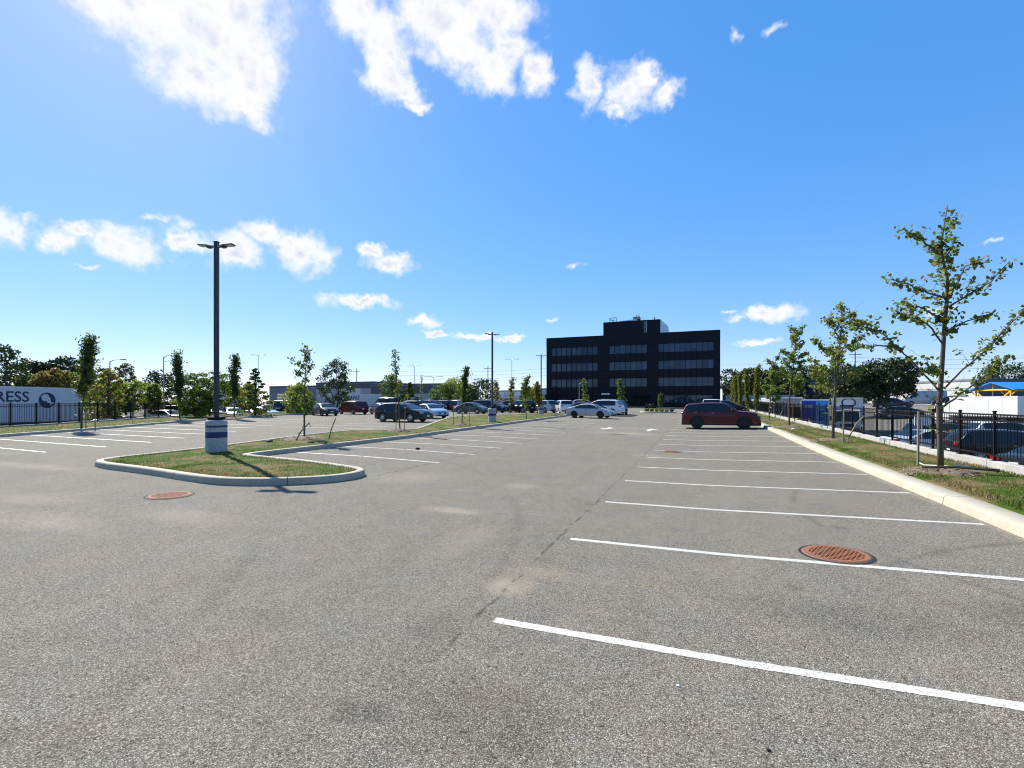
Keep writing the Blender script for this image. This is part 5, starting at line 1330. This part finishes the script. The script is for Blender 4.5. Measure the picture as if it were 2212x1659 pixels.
# side strip columnar trees
for i, (u, v, H, sd_, cols, la) in enumerate(((-35.7, 18.6, 5.65, 101, [(.045, .07, .02), (.075, .105, .025), (.13, .14, .04)], 'tall slim tree on the side strip beside the trailer end'),
                                 (-43.2, 29.9, 5.9, 103, [(.04, .07, .02), (.07, .105, .026)], 'dense dark columnar tree on the side strip by the white sedan'),
                                 (-41.4, 33.9, 6.0, 105, [(.035, .065, .018), (.065, .10, .024)], 'forked dark columnar tree on the side strip beside the lamp post'))):
    w, C = sapling(H, sd_, 30, 1.15, 58, .36 if i == 0 else .30, .12, 74, cols, .06, .32, 70 if i == 0 else 120, 0, twig=.2)
    tree('columnar_tree', la, (u, v, gz(u, v)+.1), w, C, .20, cols, sd_, group='slim trees on the side strip')
mound('mulch mound under the dense columnar tree on the side strip', -43.2, 29.8, .1, 31, False, .9); mound('mulch mound under the forked columnar tree on the side strip', -41.4, 33.8, .1, 33, False, .9)
for (x, y) in ((-36.4, 19.2), (-34.9, 18.9)): stake('stake of the staked pair beside the slim tree near the trailer end', x, y, gz(x, y)+.1, 0, (0, 0, 1), .03, 1.3)

# background trees: (kind, u, v, top height, half width, colours, leaf size, label)
BG = [('round', -79.7, 33.7, 8.6, 2.4, DEEP, .30, 'tall loose tree behind the white trailer with letters'),
 ('flat', -121.5, 55.2, 9.6, 3.6, DARK, .5, 'first dark pine of the far group behind the trailer'), ('flat', -120.3, 58.4, 9.2, 3.2, DARK, .5, 'second dark pine of the far group behind the trailer'),
 ('flat', -115.8, 57.4, 10.4, 3.8, DARK, .5, 'tallest dark pine of the far group behind the trailer'), ('flat', -113.6, 60.6, 8.8, 2.8, DARK, .5, 'last dark pine of the far group behind the trailer'),
 ('round', -80.3, 35.6, 5.2, 1.4, YELG, .26, 'bright yellow-green small tree above the trailer roof'), ('round', -78.5, 36.6, 5.6, 1.5, TAN, .26, 'tan-leaved small tree above the round navy emblem'),
 ('round', -79.0, 38.3, 6.3, 1.2, TAN, .26, 'taller tan-leaved tree above the trailer roof'), ('round', -77.3, 38.9, 5.9, 1.6, [(.13, .13, .04), (.18, .16, .05)], .26, 'olive small tree above the trailer end'),
 ('round', -52.6, 29.6, 4.9, 1.2, [(.16, .16, .03), (.22, .17, .04), (.10, .13, .03)], .2, 'yellow and orange tree beside the trailer end'),
 ('round', -57.5, 31.5, 4.2, 1.9, YELG, .22, 'leafy green bush-tree right of the trailer'), ('flat', -58.8, 34.0, 4.0, 1.9, GREEN, .22, 'spreading green tree behind the side fence'), ('flat', -60.0, 36.2, 4.2, 2.0, YELG, .22, 'light green spreading tree behind the small silver car'),
 ('round', -77.0, 45.5, 7.3, 1.5, [(.09, .10, .05), (.14, .11, .07), (.10, .06, .05)], .26, 'grey-green tree with reddish lower leaves'),
 ('round', -93.1, 60.7, 7.2, 3.2, DARK, .4, 'dark round tree behind the white trailer end'), ('round', -57.4, 36.9, 3.9, .9, YELG, .2, 'narrow light green tree by the far street lamps'),
 ('flat', -47.6, 34.6, 4.6, 1.8, GREEN, .22, 'green tree with layered leaves behind the columnar tree'), ('flat', -48.3, 36.6, 5.0, 1.9, GREEN, .22, 'pointed layered green tree left of the lamp post'), ('flat', -46.6, 34.0, 3.1, 1.5, YELG, .2, 'low bright green bush left of the lamp post'),
 ('round', -81.3, 65.2, 5.4, 3.6, [(.06, .09, .04), (.09, .11, .05)], .4, 'far greyish green wood edge behind the lamp post'), ('round', -58.8, 48.6, 4.0, 1.5, [(.22, .20, .02), (.28, .25, .03)], .24, 'bright yellow bush right of the lamp post'),
 ('round', -60.5, 51.8, 4.5, 1.4, TAN, .24, 'tan small tree behind the forked columnar tree'), ('cone', -45.2, 39.6, 5.6, 2.2, GREEN, .22, 'cone-shaped light green tree behind the low side wall'),
 ('round', -47.8, 48.4, 3.9, 1.9, YELG, .22, 'yellow-green bush-tree behind the island oak'), ('round', -53.6, 62.2, 8.4, 2.6, DEEP, .27, 'dense dark green tree above the far trailer'),
 ('round', -50.1, 71.8, 6.6, 2.2, GREEN, .3, 'green tree beside the grey warehouse corner'), ('cone', -47.1, 73.0, 5.4, 2.6, GREEN, .3, 'pointed green bush in front of the warehouse sign'),
 ('round', -44.3, 79.4, 4.9, 2.8, GREEN, .32, 'rounded green tree behind the blue SUV'), ('round', -42.8, 82.1, 6.2, 3.0, YELG, .32, 'taller light green tree behind the maroon SUV'),
 ('round', -36.5, 80.3, 5.9, 3.1, DEEP, .32, 'dark green round tree behind the dark minivan'), ('round', -38.6, 77.6, 4.8, 2.4, GREEN, .3, 'green tree behind the grey sedan'),
 ('round', -31.8, 96, 4.8, 2.0, YELG, .3, 'low light green tree right of the second lamp post'), ('round', -36.0, 104, 5.2, 2.2, GREEN, .32, 'far green tree between the pale shop fronts'),
 ('flat', 10.3, 134, 10.0, 5.2, DARK, .5, 'spreading dark tree at the corner of the office block'), ('flat', 16.0, 130, 9.8, 5.0, DARK, .5, 'middle spreading dark tree behind the columnar maples'), ('flat', 21.0, 128.5, 9.8, 5.2, DARK, .5, 'spreading dark tree behind the third verge tree'),
 ('cone', 20.2, 114.8, 9.0, 2.4, DARK, .36, 'dark spruce left of the slim fence lamp'), ('cone', 22.9, 110.3, 8.9, 2.6, DARK, .36, 'broader dark spruce behind the slim fence lamp'), ('round', 24.6, 105.7, 8.6, 3.0, DARK, .4, 'dark rounded tree behind the second verge tree'),
 ('round', 19.8, 75.4, 6.3, 3.4, DARK, .30, 'left crown of the big dark shade tree pair over the yard'), ('round', 22.4, 75.0, 7.0, 3.5, DARK, .30, 'right and taller crown of the big dark shade tree pair'),
 ('round', 58.9, 129.6, 9.2, 5.6, DEEP, .5, 'dark green tree behind the blue-roofed canopy'), ('round', 64.0, 124.6, 9.0, 4.6, DEEP, .5, 'dark olive tree at the far right behind the canopy roof')]
for i, (kind, u, v, top, hw, cols, lf, la) in enumerate(BG):
    z = (lz(u, v) if u < -30 else gz(u, v)) if u < 5 else rz(u, v)
    H = top-z; big = kind == 'flat' and hw > 3
    w, C = round_tree(H, hw, 200+i, 8000 if 'shade tree pair' in la else 4200 if big or i in (23, 24) else 3000, 40 if kind != 'cone' else 46, {'flat': .30, 'cone': .06}.get(kind, .10) if u < 5 or not (kind == 'flat' or 'shade tree' in la) else .42, kind, .10 if H < 5.5 else .16)
    dark = cols in (DARK, DEEP)
    tree('background_tree', la, (u, v, z), w, C, lf*1.15, cols, 300+i, mat='leaves_far' if dark else 'leaves', group='trees beyond the lot')

r_ = random.Random(9); CB = []
for k in range(46):
    x = -60+2.6*k+r_.uniform(-1, 1); hh = 6.5+2.8*math.sin(k*.75)+r_.uniform(-1, 1.5)
    for _ in range(5): CB += bunch(r_, (x+r_.uniform(-1.5, 1.5), -34+r_.uniform(-2, 2), hh*r_.uniform(.12, .9)), (2.0, 2.0, 1.3), 55)
o = link('tree_belt', leaf_mesh('tree_belt', CB, .75, DEEP, 5, mat='leaves_far')); stuff(tag(o, 'belt of dark trees mirrored in the lower windows of the office block', 'trees'))

CB = []
for (x0, y0, x1, y1) in ((-185, -60, -190, 170), (-190, 170, -60, 215), (40, 205, 150, 150), (150, 150, 130, -60)):
    L_ = math.hypot(x1-x0, y1-y0)
    for k in range(int(L_/4)):
        f = k*4/L_; hh = 4.6+1.6*math.sin(k*.9)+r_.uniform(-.8, 1.2)
        for _ in range(3): CB += bunch(r_, (x0+(x1-x0)*f+r_.uniform(-2, 2), y0+(y1-y0)*f+r_.uniform(-2, 2), hh*r_.uniform(.1, .85)-1), (2.8, 2.8, 1.5), 40)
o = link('far_woodland', leaf_mesh('far_woodland', CB, 1.0, DEEP, 6, mat='leaves_far')); stuff(tag(o, 'low far-off belt of trees along the horizon behind the yards', 'trees'))

# dry ornamental grasses and planting in front of the office block
def clump(name, label, u, v, n, hgt, rad, mat, seed, group):
    r = np.random.default_rng(seed); m = MB()
    for _ in range(n):
        a, q = r.uniform(0, 6.283), rad*.35*r.random()**.5; x, y = q*math.cos(a), q*math.sin(a); h = hgt*r.uniform(.6, 1.1); l = rad*r.uniform(.3, 1.0)
        b = a+r.normal(0, .5); w = .02
        m.add([(x-w, y, 0), (x+w, y, 0), (x+l*math.cos(b)*.5+w, y+l*math.sin(b)*.5, h*.75), (x+l*math.cos(b)*.5-w, y+l*math.sin(b)*.5, h*.75), (x+l*math.cos(b), y+l*math.sin(b), h)], [(0, 1, 2, 3), (3, 2, 4)])
    o = m.build(name, M[mat]); o.location = (u, v, gz(u, v)+.05); return tag(o, label, 'plant', group)
for i in range(11): clump('ornamental_grass', 'clump of tall straw-coloured ornamental grass in front of the office block', -24.5+1.15*i, 84+.25*(i % 3), 130, 1.35, .8, 'dried_grass', 400+i, 'straw-coloured grass clumps')
plant_isl = [(-7.6, 68), (-3.9, 68), (-2.9, 69.2), (-2.9, 71.5), (-4.2, 73), (-7.6, 73)]
plant_isl = chaikin(plant_isl, 2)
if area(plant_isl) < 0: plant_isl = plant_isl[::-1]
kerb('planting_kerb', plant_isl, True, .2, .15); turf_patch('planting_turf', offset(resample(plant_isl, .45, True), .17, True), .11, 8, .02)
gp = leaf_mat('shrub_leaves', .3)
for i in range(6): clump('low_shrub', 'low dark green shrub in the row on the small planted kerb island', -6.6+.65*i, 69.4+.1*(i % 2), 90, .55, .4, 'grass_blades', 430+i, 'low shrubs on the planted island')

# ------------------------------------------------------------------ the black office block
FV = 103.3
t = thing('office_block', 'black glass office block of four storeys with raised middle roof', 'building', (0, FV, 0))
def ob(x0, x1, y0, y1, z0, z1, name, mat, bev=0, parent=t): return MB().box(x0, x1, y0, y1, z0, z1, bev=bev).build(name, M[mat], parent)
core = ob(-31.3, 3.96, .25, 22, -.5, 15.9, 'wall', 'core_black')
ob(-31.4, 4.06, .02, 22.1, 14.35, 16.15, 'parapet', 'spandrel')
pent = ob(-18.8, -7.2, .0, 12, 16.16, 18.9, 'penthouse', 'spandrel')
MB().add([(-7.19, .5, 16.2), (-7.19, 9, 16.2), (-7.19, 9, 18.4), (-7.19, .5, 18.9), (-5.9, 3.5, 16.2), (-5.9, 9, 16.2), (-5.9, 9, 17.8), (-5.9, 3.5, 17.9)], [(0, 4, 7, 3), (4, 5, 6, 7), (3, 7, 6, 2)]).build('light_shaft', M['metal_panel'], t)
groups = [(-30.3, -19.97, 9), (-17.55, -9.79, 7), (-7.59, 2.86, 10)]
rows = [(12.12, 13.86), (8.66, 10.42), (5.20, 6.96), (1.85, 3.35)]
rb = random.Random(77)
edges = [-31.4]
for a, c, n in groups: edges += [a+(c-a)*k/n for k in range(n+1)]
edges.append(4.06)
cells = [(a, c) for a, c in zip(edges, edges[1:])]
def is_win(a, c): return any(g0-.01 <= a and c <= g1+.01 for g0, g1, _ in groups)
zb = [.72, 1.85, 3.35, 5.20, 6.96, 8.66, 10.42, 12.12, 13.86, 14.34]
blind_mat = M['blind_grey']
for ci, (a, c) in enumerate(cells):
    for k in range(9):
        z0, z1 = zb[k], zb[k+1]; row = k % 2 == 1
        win = row and is_win(a, c) and not (k == 1 and a < -7)
        g = .03
        if win:
            dpt = .16
            o = ob(a+g, c-g, dpt, dpt+.02, z0+.02, z1-.02, 'window', rb.choice(('window_glass', 'window_glass', 'window_glass', 'window_glass_dim', 'window_glass_bright')))
            o.rotation_euler = (R(rb.uniform(-.25, .25)), 0, 0)
            if rb.random() < .33 and k > 1: ob(a+g+.02, c-g-.02, dpt-.006, dpt-.002, z0+.04, z0+(z1-z0)*rb.choice((.28, .34, .4, .2)), 'lower_pane', 'window_glass_dim', parent=o if False else t)
        else:
            ob(a+.012, c-.012, .03+rb.uniform(0, .006), .2, z0+.012, z1-.012, 'spandrel_panel', 'spandrel')
for x in edges[1:-1]: ob(x-.022, x+.022, -.02, .12, .72, 14.3, 'mullion', 'mullion')
for z in zb[1:-1]: ob(-31.38, 4.04, .0, .1, z-.015, z+.015, 'transom', 'mullion')
# entrance, sign plate, roof gear
ob(-12.6, -9.4, -1.6, .0, 3.0, 3.3, 'entrance_canopy', 'core_black'); ob(-19.2, -17.4, -.03, .0, 3.55, 3.85, 'name_sign', 'plate')
for x in (-12.4, -9.6): ob(x-.06, x+.06, -1.5, -1.38, .72, 3.0, 'canopy_post', 'core_black')
ob(-10.0, -9.86, -.06, -.01, 16.3, 18.6, 'roof_ladder', 'galvanised'); ob(-10.4, -10.34, -.06, -.01, 16.3, 18.6, 'roof_ladder', 'galvanised')
for k in range(8): ob(-10.34, -10.0, -.05, -.02, 16.45+.28*k, 16.48+.28*k, 'ladder_rung', 'galvanised')
for (x, zz) in ((-17.6, 19.9), (-16.9, 19.9), (-16.2, 19.9)): ob(x-.04, x+.04, 1.0, 1.08, 18.9, zz, 'roof_frame_post', 'black_metal')
MB().bar((-17.6, 1.04, 19.85), (-16.2, 1.04, 19.95), .08).build('roof_frame_rail', M['black_metal'], t); MB().bar((-17.6, 1.04, 19.75), (-16.6, 1.04, 18.95), .07).build('roof_frame_brace', M['black_metal'], t)
MB().bar((-17.6, 1.04, 19.4), (-16.2, 1.04, 19.4), .05).build('roof_frame_rail', M['black_metal'], t)
MB().add([(-15.4, 2, 18.9), (-12.0, 2, 18.9), (-12.0, 2, 19.55), (-15.8, 2, 19.3), (-15.4, 5, 18.9), (-12.0, 5, 18.9), (-12.0, 5, 19.55), (-15.8, 5, 19.3)], [(0, 1, 2, 3), (3, 2, 6, 7), (0, 3, 7, 4), (1, 5, 6, 2)]).build('roof_duct', M['metal_panel'], t)
ob(-12.9, -11.5, 2.2, 4, 19.5, 20.1, 'roof_unit', 'grey_wall_light', .02)
for x in (-12.3, -11.8): MB().lathe([(.06, 20.1), (.06, 20.5), (.11, 20.5), (.11, 20.62), (.001, 20.62)], 8, (x, 3, 0)).build('flue', M['grey_wall'], t)
MB().lathe([(.1, 18.9), (.1, 19.5), (.18, 19.5), (.18, 19.65), (.001, 19.65)], 10, (-8.5, 2, 0)).build('flue', M['grey_wall'], t); MB().lathe([(.12, 18.9), (.12, 19.1), (.001, 19.1)], 8, (-9.0, 2, 0)).build('vent', M['grey_wall'], t)
for x in (-10.9, -10.4): MB().bar((x, 1, 18.9), (x, 1, 19.8), .03).build('antenna', M['galvanised'], t)
MB().bar((-10.9, 1, 19.3), (-10.4, 1, 19.3), .03).build('antenna_bar', M['galvanised'], t)
me = MB(); 
kerb('block_kerb', [(-32, 100.6), (4.4, 100.6)], False, .3, .18); 

# ------------------------------------------------------------------ buildings around
def shed(name, label, x0, y0, rz_, L, D, H, z, wall, parts=()):
    t = thing(name, label, 'building', (x0, y0, z), rz_)
    MB().box(0, L, 0, D, -1, H).build('wall', M[wall], t); MB().box(-.08, L+.08, -.08, D+.08, H, H+.35).build('roof_edge', M['slate_wall'] if wall != 'pale_wall' else M['grey_wall'], t)
    for (nm, a, c, zz0, zz1, mat) in parts: MB().box(a, c, -.06, .05, zz0, zz1).build(nm, M[mat], t)
    return t
t = shed('warehouse', 'long low purple-grey warehouse behind the cone-shaped tree', -109, 100, R(-2), 21, 20, 6.6, -.6, 'grey_wall', [('wall_panel', 3.5*k+.02, 3.5*k+3.48, .3, 6.5, 'grey_wall') for k in range(6)] + [('loading_door', 14, 17, .3, 3.4, 'grey_wall_light')])
t = shed('store_building', 'grey stepped store building with pale wall panel behind the trailer', -92, 99, R(-3), 18.5, 22, 7.3, -.6, 'grey_wall_light', [('upper_band', .1, 18.4, 6.0, 7.2, 'slate_wall'), ('pale_panel', 8.2, 14.6, 2.2, 6.0, 'pale_wall'), ('dark_base', .2, 18.3, .1, 2.2, 'slate_wall'), ('window', 1, 4.6, 4.9, 6.0, 'shop_glass')])
t = shed('store_building', 'dark-roofed store with a dark wavy sign behind the green trees', -73.2, 96.5, R(8), 21, 20, 6.6, -.6, 'grey_wall_light', [('upper_band', .1, 20.9, 4.6, 6.5, 'slate_wall'), ('sign_board', 14, 19.4, 2.6, 4.6, 'grey_wall_light')])
wv = []
for k in range(13): wv.append((-1.3+.22*k, .32*math.sin(k*1.55)))
for k in range(12, -1, -1): wv.append((-1.3+.22*k, .32*math.sin(k*1.55)-.24))
print_on(t, poly_mesh(wv), 16.8, -.08, 3.6, -1, 'navy_print', 'sign_mark')
t = shed('shop_building', 'pale low shops with dark openings right of the second lamp post', -64, 150, R(-8), 34, 18, 6.2, -.6, 'pale_wall', [(('dark_opening' if k % 2 else 'wall_panel'), 1+3.2*k, 3.9+3.2*k, .2, 3.6 if k % 2 else 6.0, 'shop_glass' if k % 2 else 'white_panel') for k in range(10)])
MB().box(-.2, 34, -1.6, -.1, 4.0, 4.5).build('awning', M['metal_panel'], t)
t = shed('shop_building', 'blue-grey building with corner tower beside the office block', -44, 132, R(-10), 14, 14, 6.0, -.4, 'metal_panel', [('window', 1+2.6*k, 3+2.6*k, .6, 4.6, 'shop_glass') for k in range(5)])
t = shed('warehouse', 'dark warehouse behind the columnar maples and spruces', 6, 140, R(-4), 30, 20, 6.3, .2, 'dark_wall', [('wall_panel', 3*k+.03, 3*k+2.97, .2, 6.2, 'dark_wall') for k in range(10)])
t = shed('shop_building', 'grey building with dark blue sign band behind the slim fence lamp', 21, 117, R(-4), 7, 12, 6.1, .2, 'slate_wall', [('sign_band', .3, 6.7, 2.6, 4.6, 'blue_band'), ('upper_panel', .3, 6.7, 4.7, 6.0, 'grey_wall')])
t = shed('warehouse', 'pale warehouse with round red emblem behind the grey panel van', 36.1, 115.5, R(-69.6), 17, 26, 4.1, 1.3, 'pale_wall', [('wall_joint', .1, 16.9, 2.95, 3.0, 'grey_wall_light'), ('wall_joint', .1, 16.9, 2.7, 2.73, 'grey_wall_light')])
print_on(t, disc(.45, 36, 1, .34), 7.6, -.075, 2.55, -1, 'red_print', 'red_ring')
print_on(t, poly_mesh([(x*.6, y*.6) for x, y in [(-.5, .1), (-.3, .42), (.3, .42), (.45, .25), (-.1, .22), (.5, -.1), (.3, -.42), (-.35, -.42), (-.5, -.2), (.1, -.2), (.1, -.1)]]), 7.6, -.08, 2.55, -1, 'red_print', 'emblem_mark')
for k in range(8): print_on(t, poly_mesh([(-.07, -.11), (.07, -.11), (.07, .08+.04*(k % 2)), (-.07, .08+.04*(k % 3))]), 8.4+.21*k, -.08, 2.45, -1, 'red_print', 'sign_mark')
MB().box(17.0, 17.1, -.1, 26, -1, 4.45).build('shade_painted_wall', M['slate_wall'], t)  # dark sheet over the pale end wall, its shade put into the colour

# blue-roofed canopy on yellow steel frames
t = thing('steel_canopy', 'open canopy with bright blue pitched roof on yellow steel frames', 'canopy', (39.3, 90.0, rz(39, 90)-.05), R(25))
zr = 2.65; wv_ = 2.6; Lc = 16
for sd, nm in ((1, 'roof'), (-1, 'roof')):
    MB().add([(0, 0, zr+1.05), (Lc, 0, zr+1.05), (Lc, sd*(wv_+.5), zr-.05), (0, sd*(wv_+.5), zr-.05), (0, 0, zr+1.20), (Lc, 0, zr+1.20), (Lc, sd*(wv_+.55), zr+.10), (0, sd*(wv_+.55), zr+.10)],
             [(0, 1, 2, 3), (4, 7, 6, 5), (0, 3, 7, 4), (1, 5, 6, 2), (2, 6, 7, 3)]).build('roof', M['blue_roof'], t)
for k in range(4):
    x = .4+k*4.9
    for sd in (1, -1):
        MB().tube([(x, sd*wv_*.92, 0), (x, sd*wv_*.92, zr)], .13, 8).build('post', M['yellow_steel'], t, 60)
        MB().tube([(x, sd*wv_*.9, zr-.15), (x, sd*wv_*.28, zr-1.7)], .1, 8).build('brace', M['yellow_steel'], t, 60)
        MB().tube([(x, sd*wv_*.95, zr-.7), (x, sd*(wv_+.55), zr+.0)], .06, 6).build('eave_strut', M['yellow_steel'], t, 60)
    MB().tube([(x, -wv_*.95, zr), (x, wv_*.95, zr)], .12, 8).build('tie_beam', M['yellow_steel'], t, 60)
    MB().tube([(x, 0, zr), (x, 0, zr+1.0)], .08, 6).build('king_post', M['yellow_steel'], t, 60)
    MB().tube([(x, 0, zr), (x, 0, zr-.9)], .035, 6).build('hanging_lamp', M['galvanised'], t, 60)

# ------------------------------------------------------------------ street lamps and poles far off
def far_lamp(label, u, v, z, H, arms, kind='arm', mat='galvanised', r=.09):
    t = thing('street_lamp', label, 'street lamp', (u, v, z), 0, 'far street lamps')
    MB().tube([(0, 0, 0), (0, 0, H)], [r, r*.6], 7).build('pole', M[mat], t, 60)
    d = Vector((math.cos(YAW), math.sin(YAW), 0))
    for s in arms:
        a = d*s
        MB().tube([(0, 0, H-.1), a*.4+Vector((0, 0, H+.15)), a*1.7+Vector((0, 0, H+.22))], [.05, .045, .04], 5).build('arm', M[mat], t)
        p = a*1.5+Vector((0, 0, H+.2)); MB().box(p.x-.32, p.x+.32, p.y-.16, p.y+.16, p.z-.05, p.z+.06, bev=.02).build('lamp_head', M[mat], t)
for (u, v, H, arms, la) in ((-62.0, 35.0, 6.9, (1,), 'street lamp with one curved arm above the green bushes by the trailer'), (-58.8, 38.8, 7.4, (1,), 'taller street lamp with one curved arm left of the dark columnar tree'),
     (-95, 84, 13.2, (-1, 1), 'high twin-armed lamp mast above the purple-grey warehouse'), (-84, 98, 12.4, (-1, 1), 'high twin-armed lamp mast left of the thin island tree'),
     (-67, 106, 11.8, (-1, 1), 'high twin-armed lamp mast above the dark-roofed store'), (-46, 120, 13.8, (-1, 1), 'high twin-armed lamp mast above the light green trees'),
     (-36.5, 130, 14.8, (-1, 1), 'high twin-armed lamp mast just right of the second lamp post'), (-31.5, 128, 16.6, (-1, 1), 'tallest twin-armed lamp mast left of the office block'),
     (-47.5, 82, 7.2, (-1, 1), 'low twin-armed lamp in front of the wavy store sign'), (-22.3, 96, 4.9, (1,), 'short white lamp beside the left corner of the office block')):
    far_lamp(la, u, v, (lz(u, v) if u < -40 else gz(u, v)), H, arms)
t = thing('fence_lamp', 'slim dark lamp pole behind the fence between the second and third verge trees', 'lamp post', (8.0, 35.6, rz(8, 35.6)))
MB().tube([(0, 0, 0), (0, 0, 5.6)], [.065, .05], 8).build('pole', M['pole_metal'], t, 60); MB().box(-.42, .08, -.1, .1, 5.56, 5.66, bev=.02).build('lamp_head', M['lamp_grey'], t); MB().box(-.13, .13, -.13, .13, 0, .05).build('base_plate', M['black_metal'], t)
poles = []
for (u, v, H, la) in ((-52, 118, 12.2, 'wooden utility pole above the rounded green trees'), (-30, 140, 13.5, 'wooden utility pole beside the tallest lamp mast'), (29.5, 116, 10.6, 'wooden utility pole behind the second verge tree'), (75, 132, 11.4, 'wooden utility pole far right behind the canopy'), (-80, 100, 11, 'wooden utility pole behind the yellow bush')):
    z = -.6 if u < 0 else rz(u, v); t = thing('utility_pole', la, 'utility pole', (u, v, z), 0, 'utility poles')
    MB().tube([(0, 0, 0), (0, 0, H)], [.15, .10], 7).build('pole', M['wood_pole'], t, 60); MB().box(-1.1, 1.1, -.06, .06, H-.7, H-.58).build('cross_arm', M['wood_pole'], t); poles.append((u, v, z+H-.6))
def wire(a, c, sag, label):
    P = [Vector(a).lerp(Vector(c), k/16) - Vector((0, 0, sag*4*(k/16)*(1-k/16))) for k in range(17)]
    o = MB().tube(P, .022, 4).build('power_line', M['wire']); return tag(o, label, 'wire', 'overhead power lines')
for k in range(3):
    wire((29.5, 116, 11.0-.9*k), (75, 132, 12.0-.9*k), 1.0, 'thin overhead power line crossing behind the nearest verge tree'); wire((-10, 150, 13.5-1.0*k), (29.5, 116, 11.0-.9*k), 1.0, 'thin overhead power line behind the columnar maples')
    wire((-80, 112, 10.5-1.0*k), (-30, 140, 12.9-1.0*k), 1.0, 'thin overhead power line left of the office block')

# ------------------------------------------------------------------ small things
t = thing('yard_sign', 'small white sign on a post behind the black fence', 'sign', (11.5, 33.0, rz(11.5, 33)))
MB().box(-.35, .35, -.02, .02, 1.75, 2.3).build('board', M['litter_white'], t); MB().tube([(0, .04, 0), (0, .04, 2.2)], .035, 6).build('post', M['galvanised'], t)
r = random.Random(3)
for i, (u, v, s_, mat, la) in enumerate(((5.0, 19.2, .07, 'litter_white', 'scrap of white litter on the verge grass between the first two trees'), (4.85, 30.3, .10, 'litter_white', 'flat white cap on the verge grass by the third tree'), (-9.6, 15.4, .09, 'pit_black', 'small dark clod on a stall line of the island row'),
     (-11.0, 9.2, .06, 'mulch', 'small dark clod on the grass of the island nose'), (-15.9, 14.6, .14, 'mulch', 'crumbled earth lump beside the earthy island mound'), (.35, 2.9, .012, 'pit_black', 'tiny dark pebble on the near asphalt'), (-.12, 3.35, .012, 'litter_white', 'tiny white pebble on the near asphalt'))):
    m = MB(); vv = []
    bm = bmesh.new(); bmesh.ops.create_icosphere(bm, subdivisions=2, radius=1)
    for q in bm.verts: q.co = Vector((q.co.x*r.uniform(.8, 1.2), q.co.y*r.uniform(.7, 1.1), q.co.z*.55*r.uniform(.8, 1.1)))*s_
    me = bpy.data.meshes.new('pebble'); bm.to_mesh(me); bm.free()
    onlawn = 4.4 < u or -16.5 < u < -12.9 or (i == 3)
    o = link('pebble' if s_ < .02 else 'litter_scrap' if mat == 'litter_white' else 'earth_clod', me, M[mat], None, 60); o.location = (u, v, gz(u, v)+s_*.35+(.2 if u > 4.4 else .13 if onlawn else 0)); tag(o, la, 'debris')
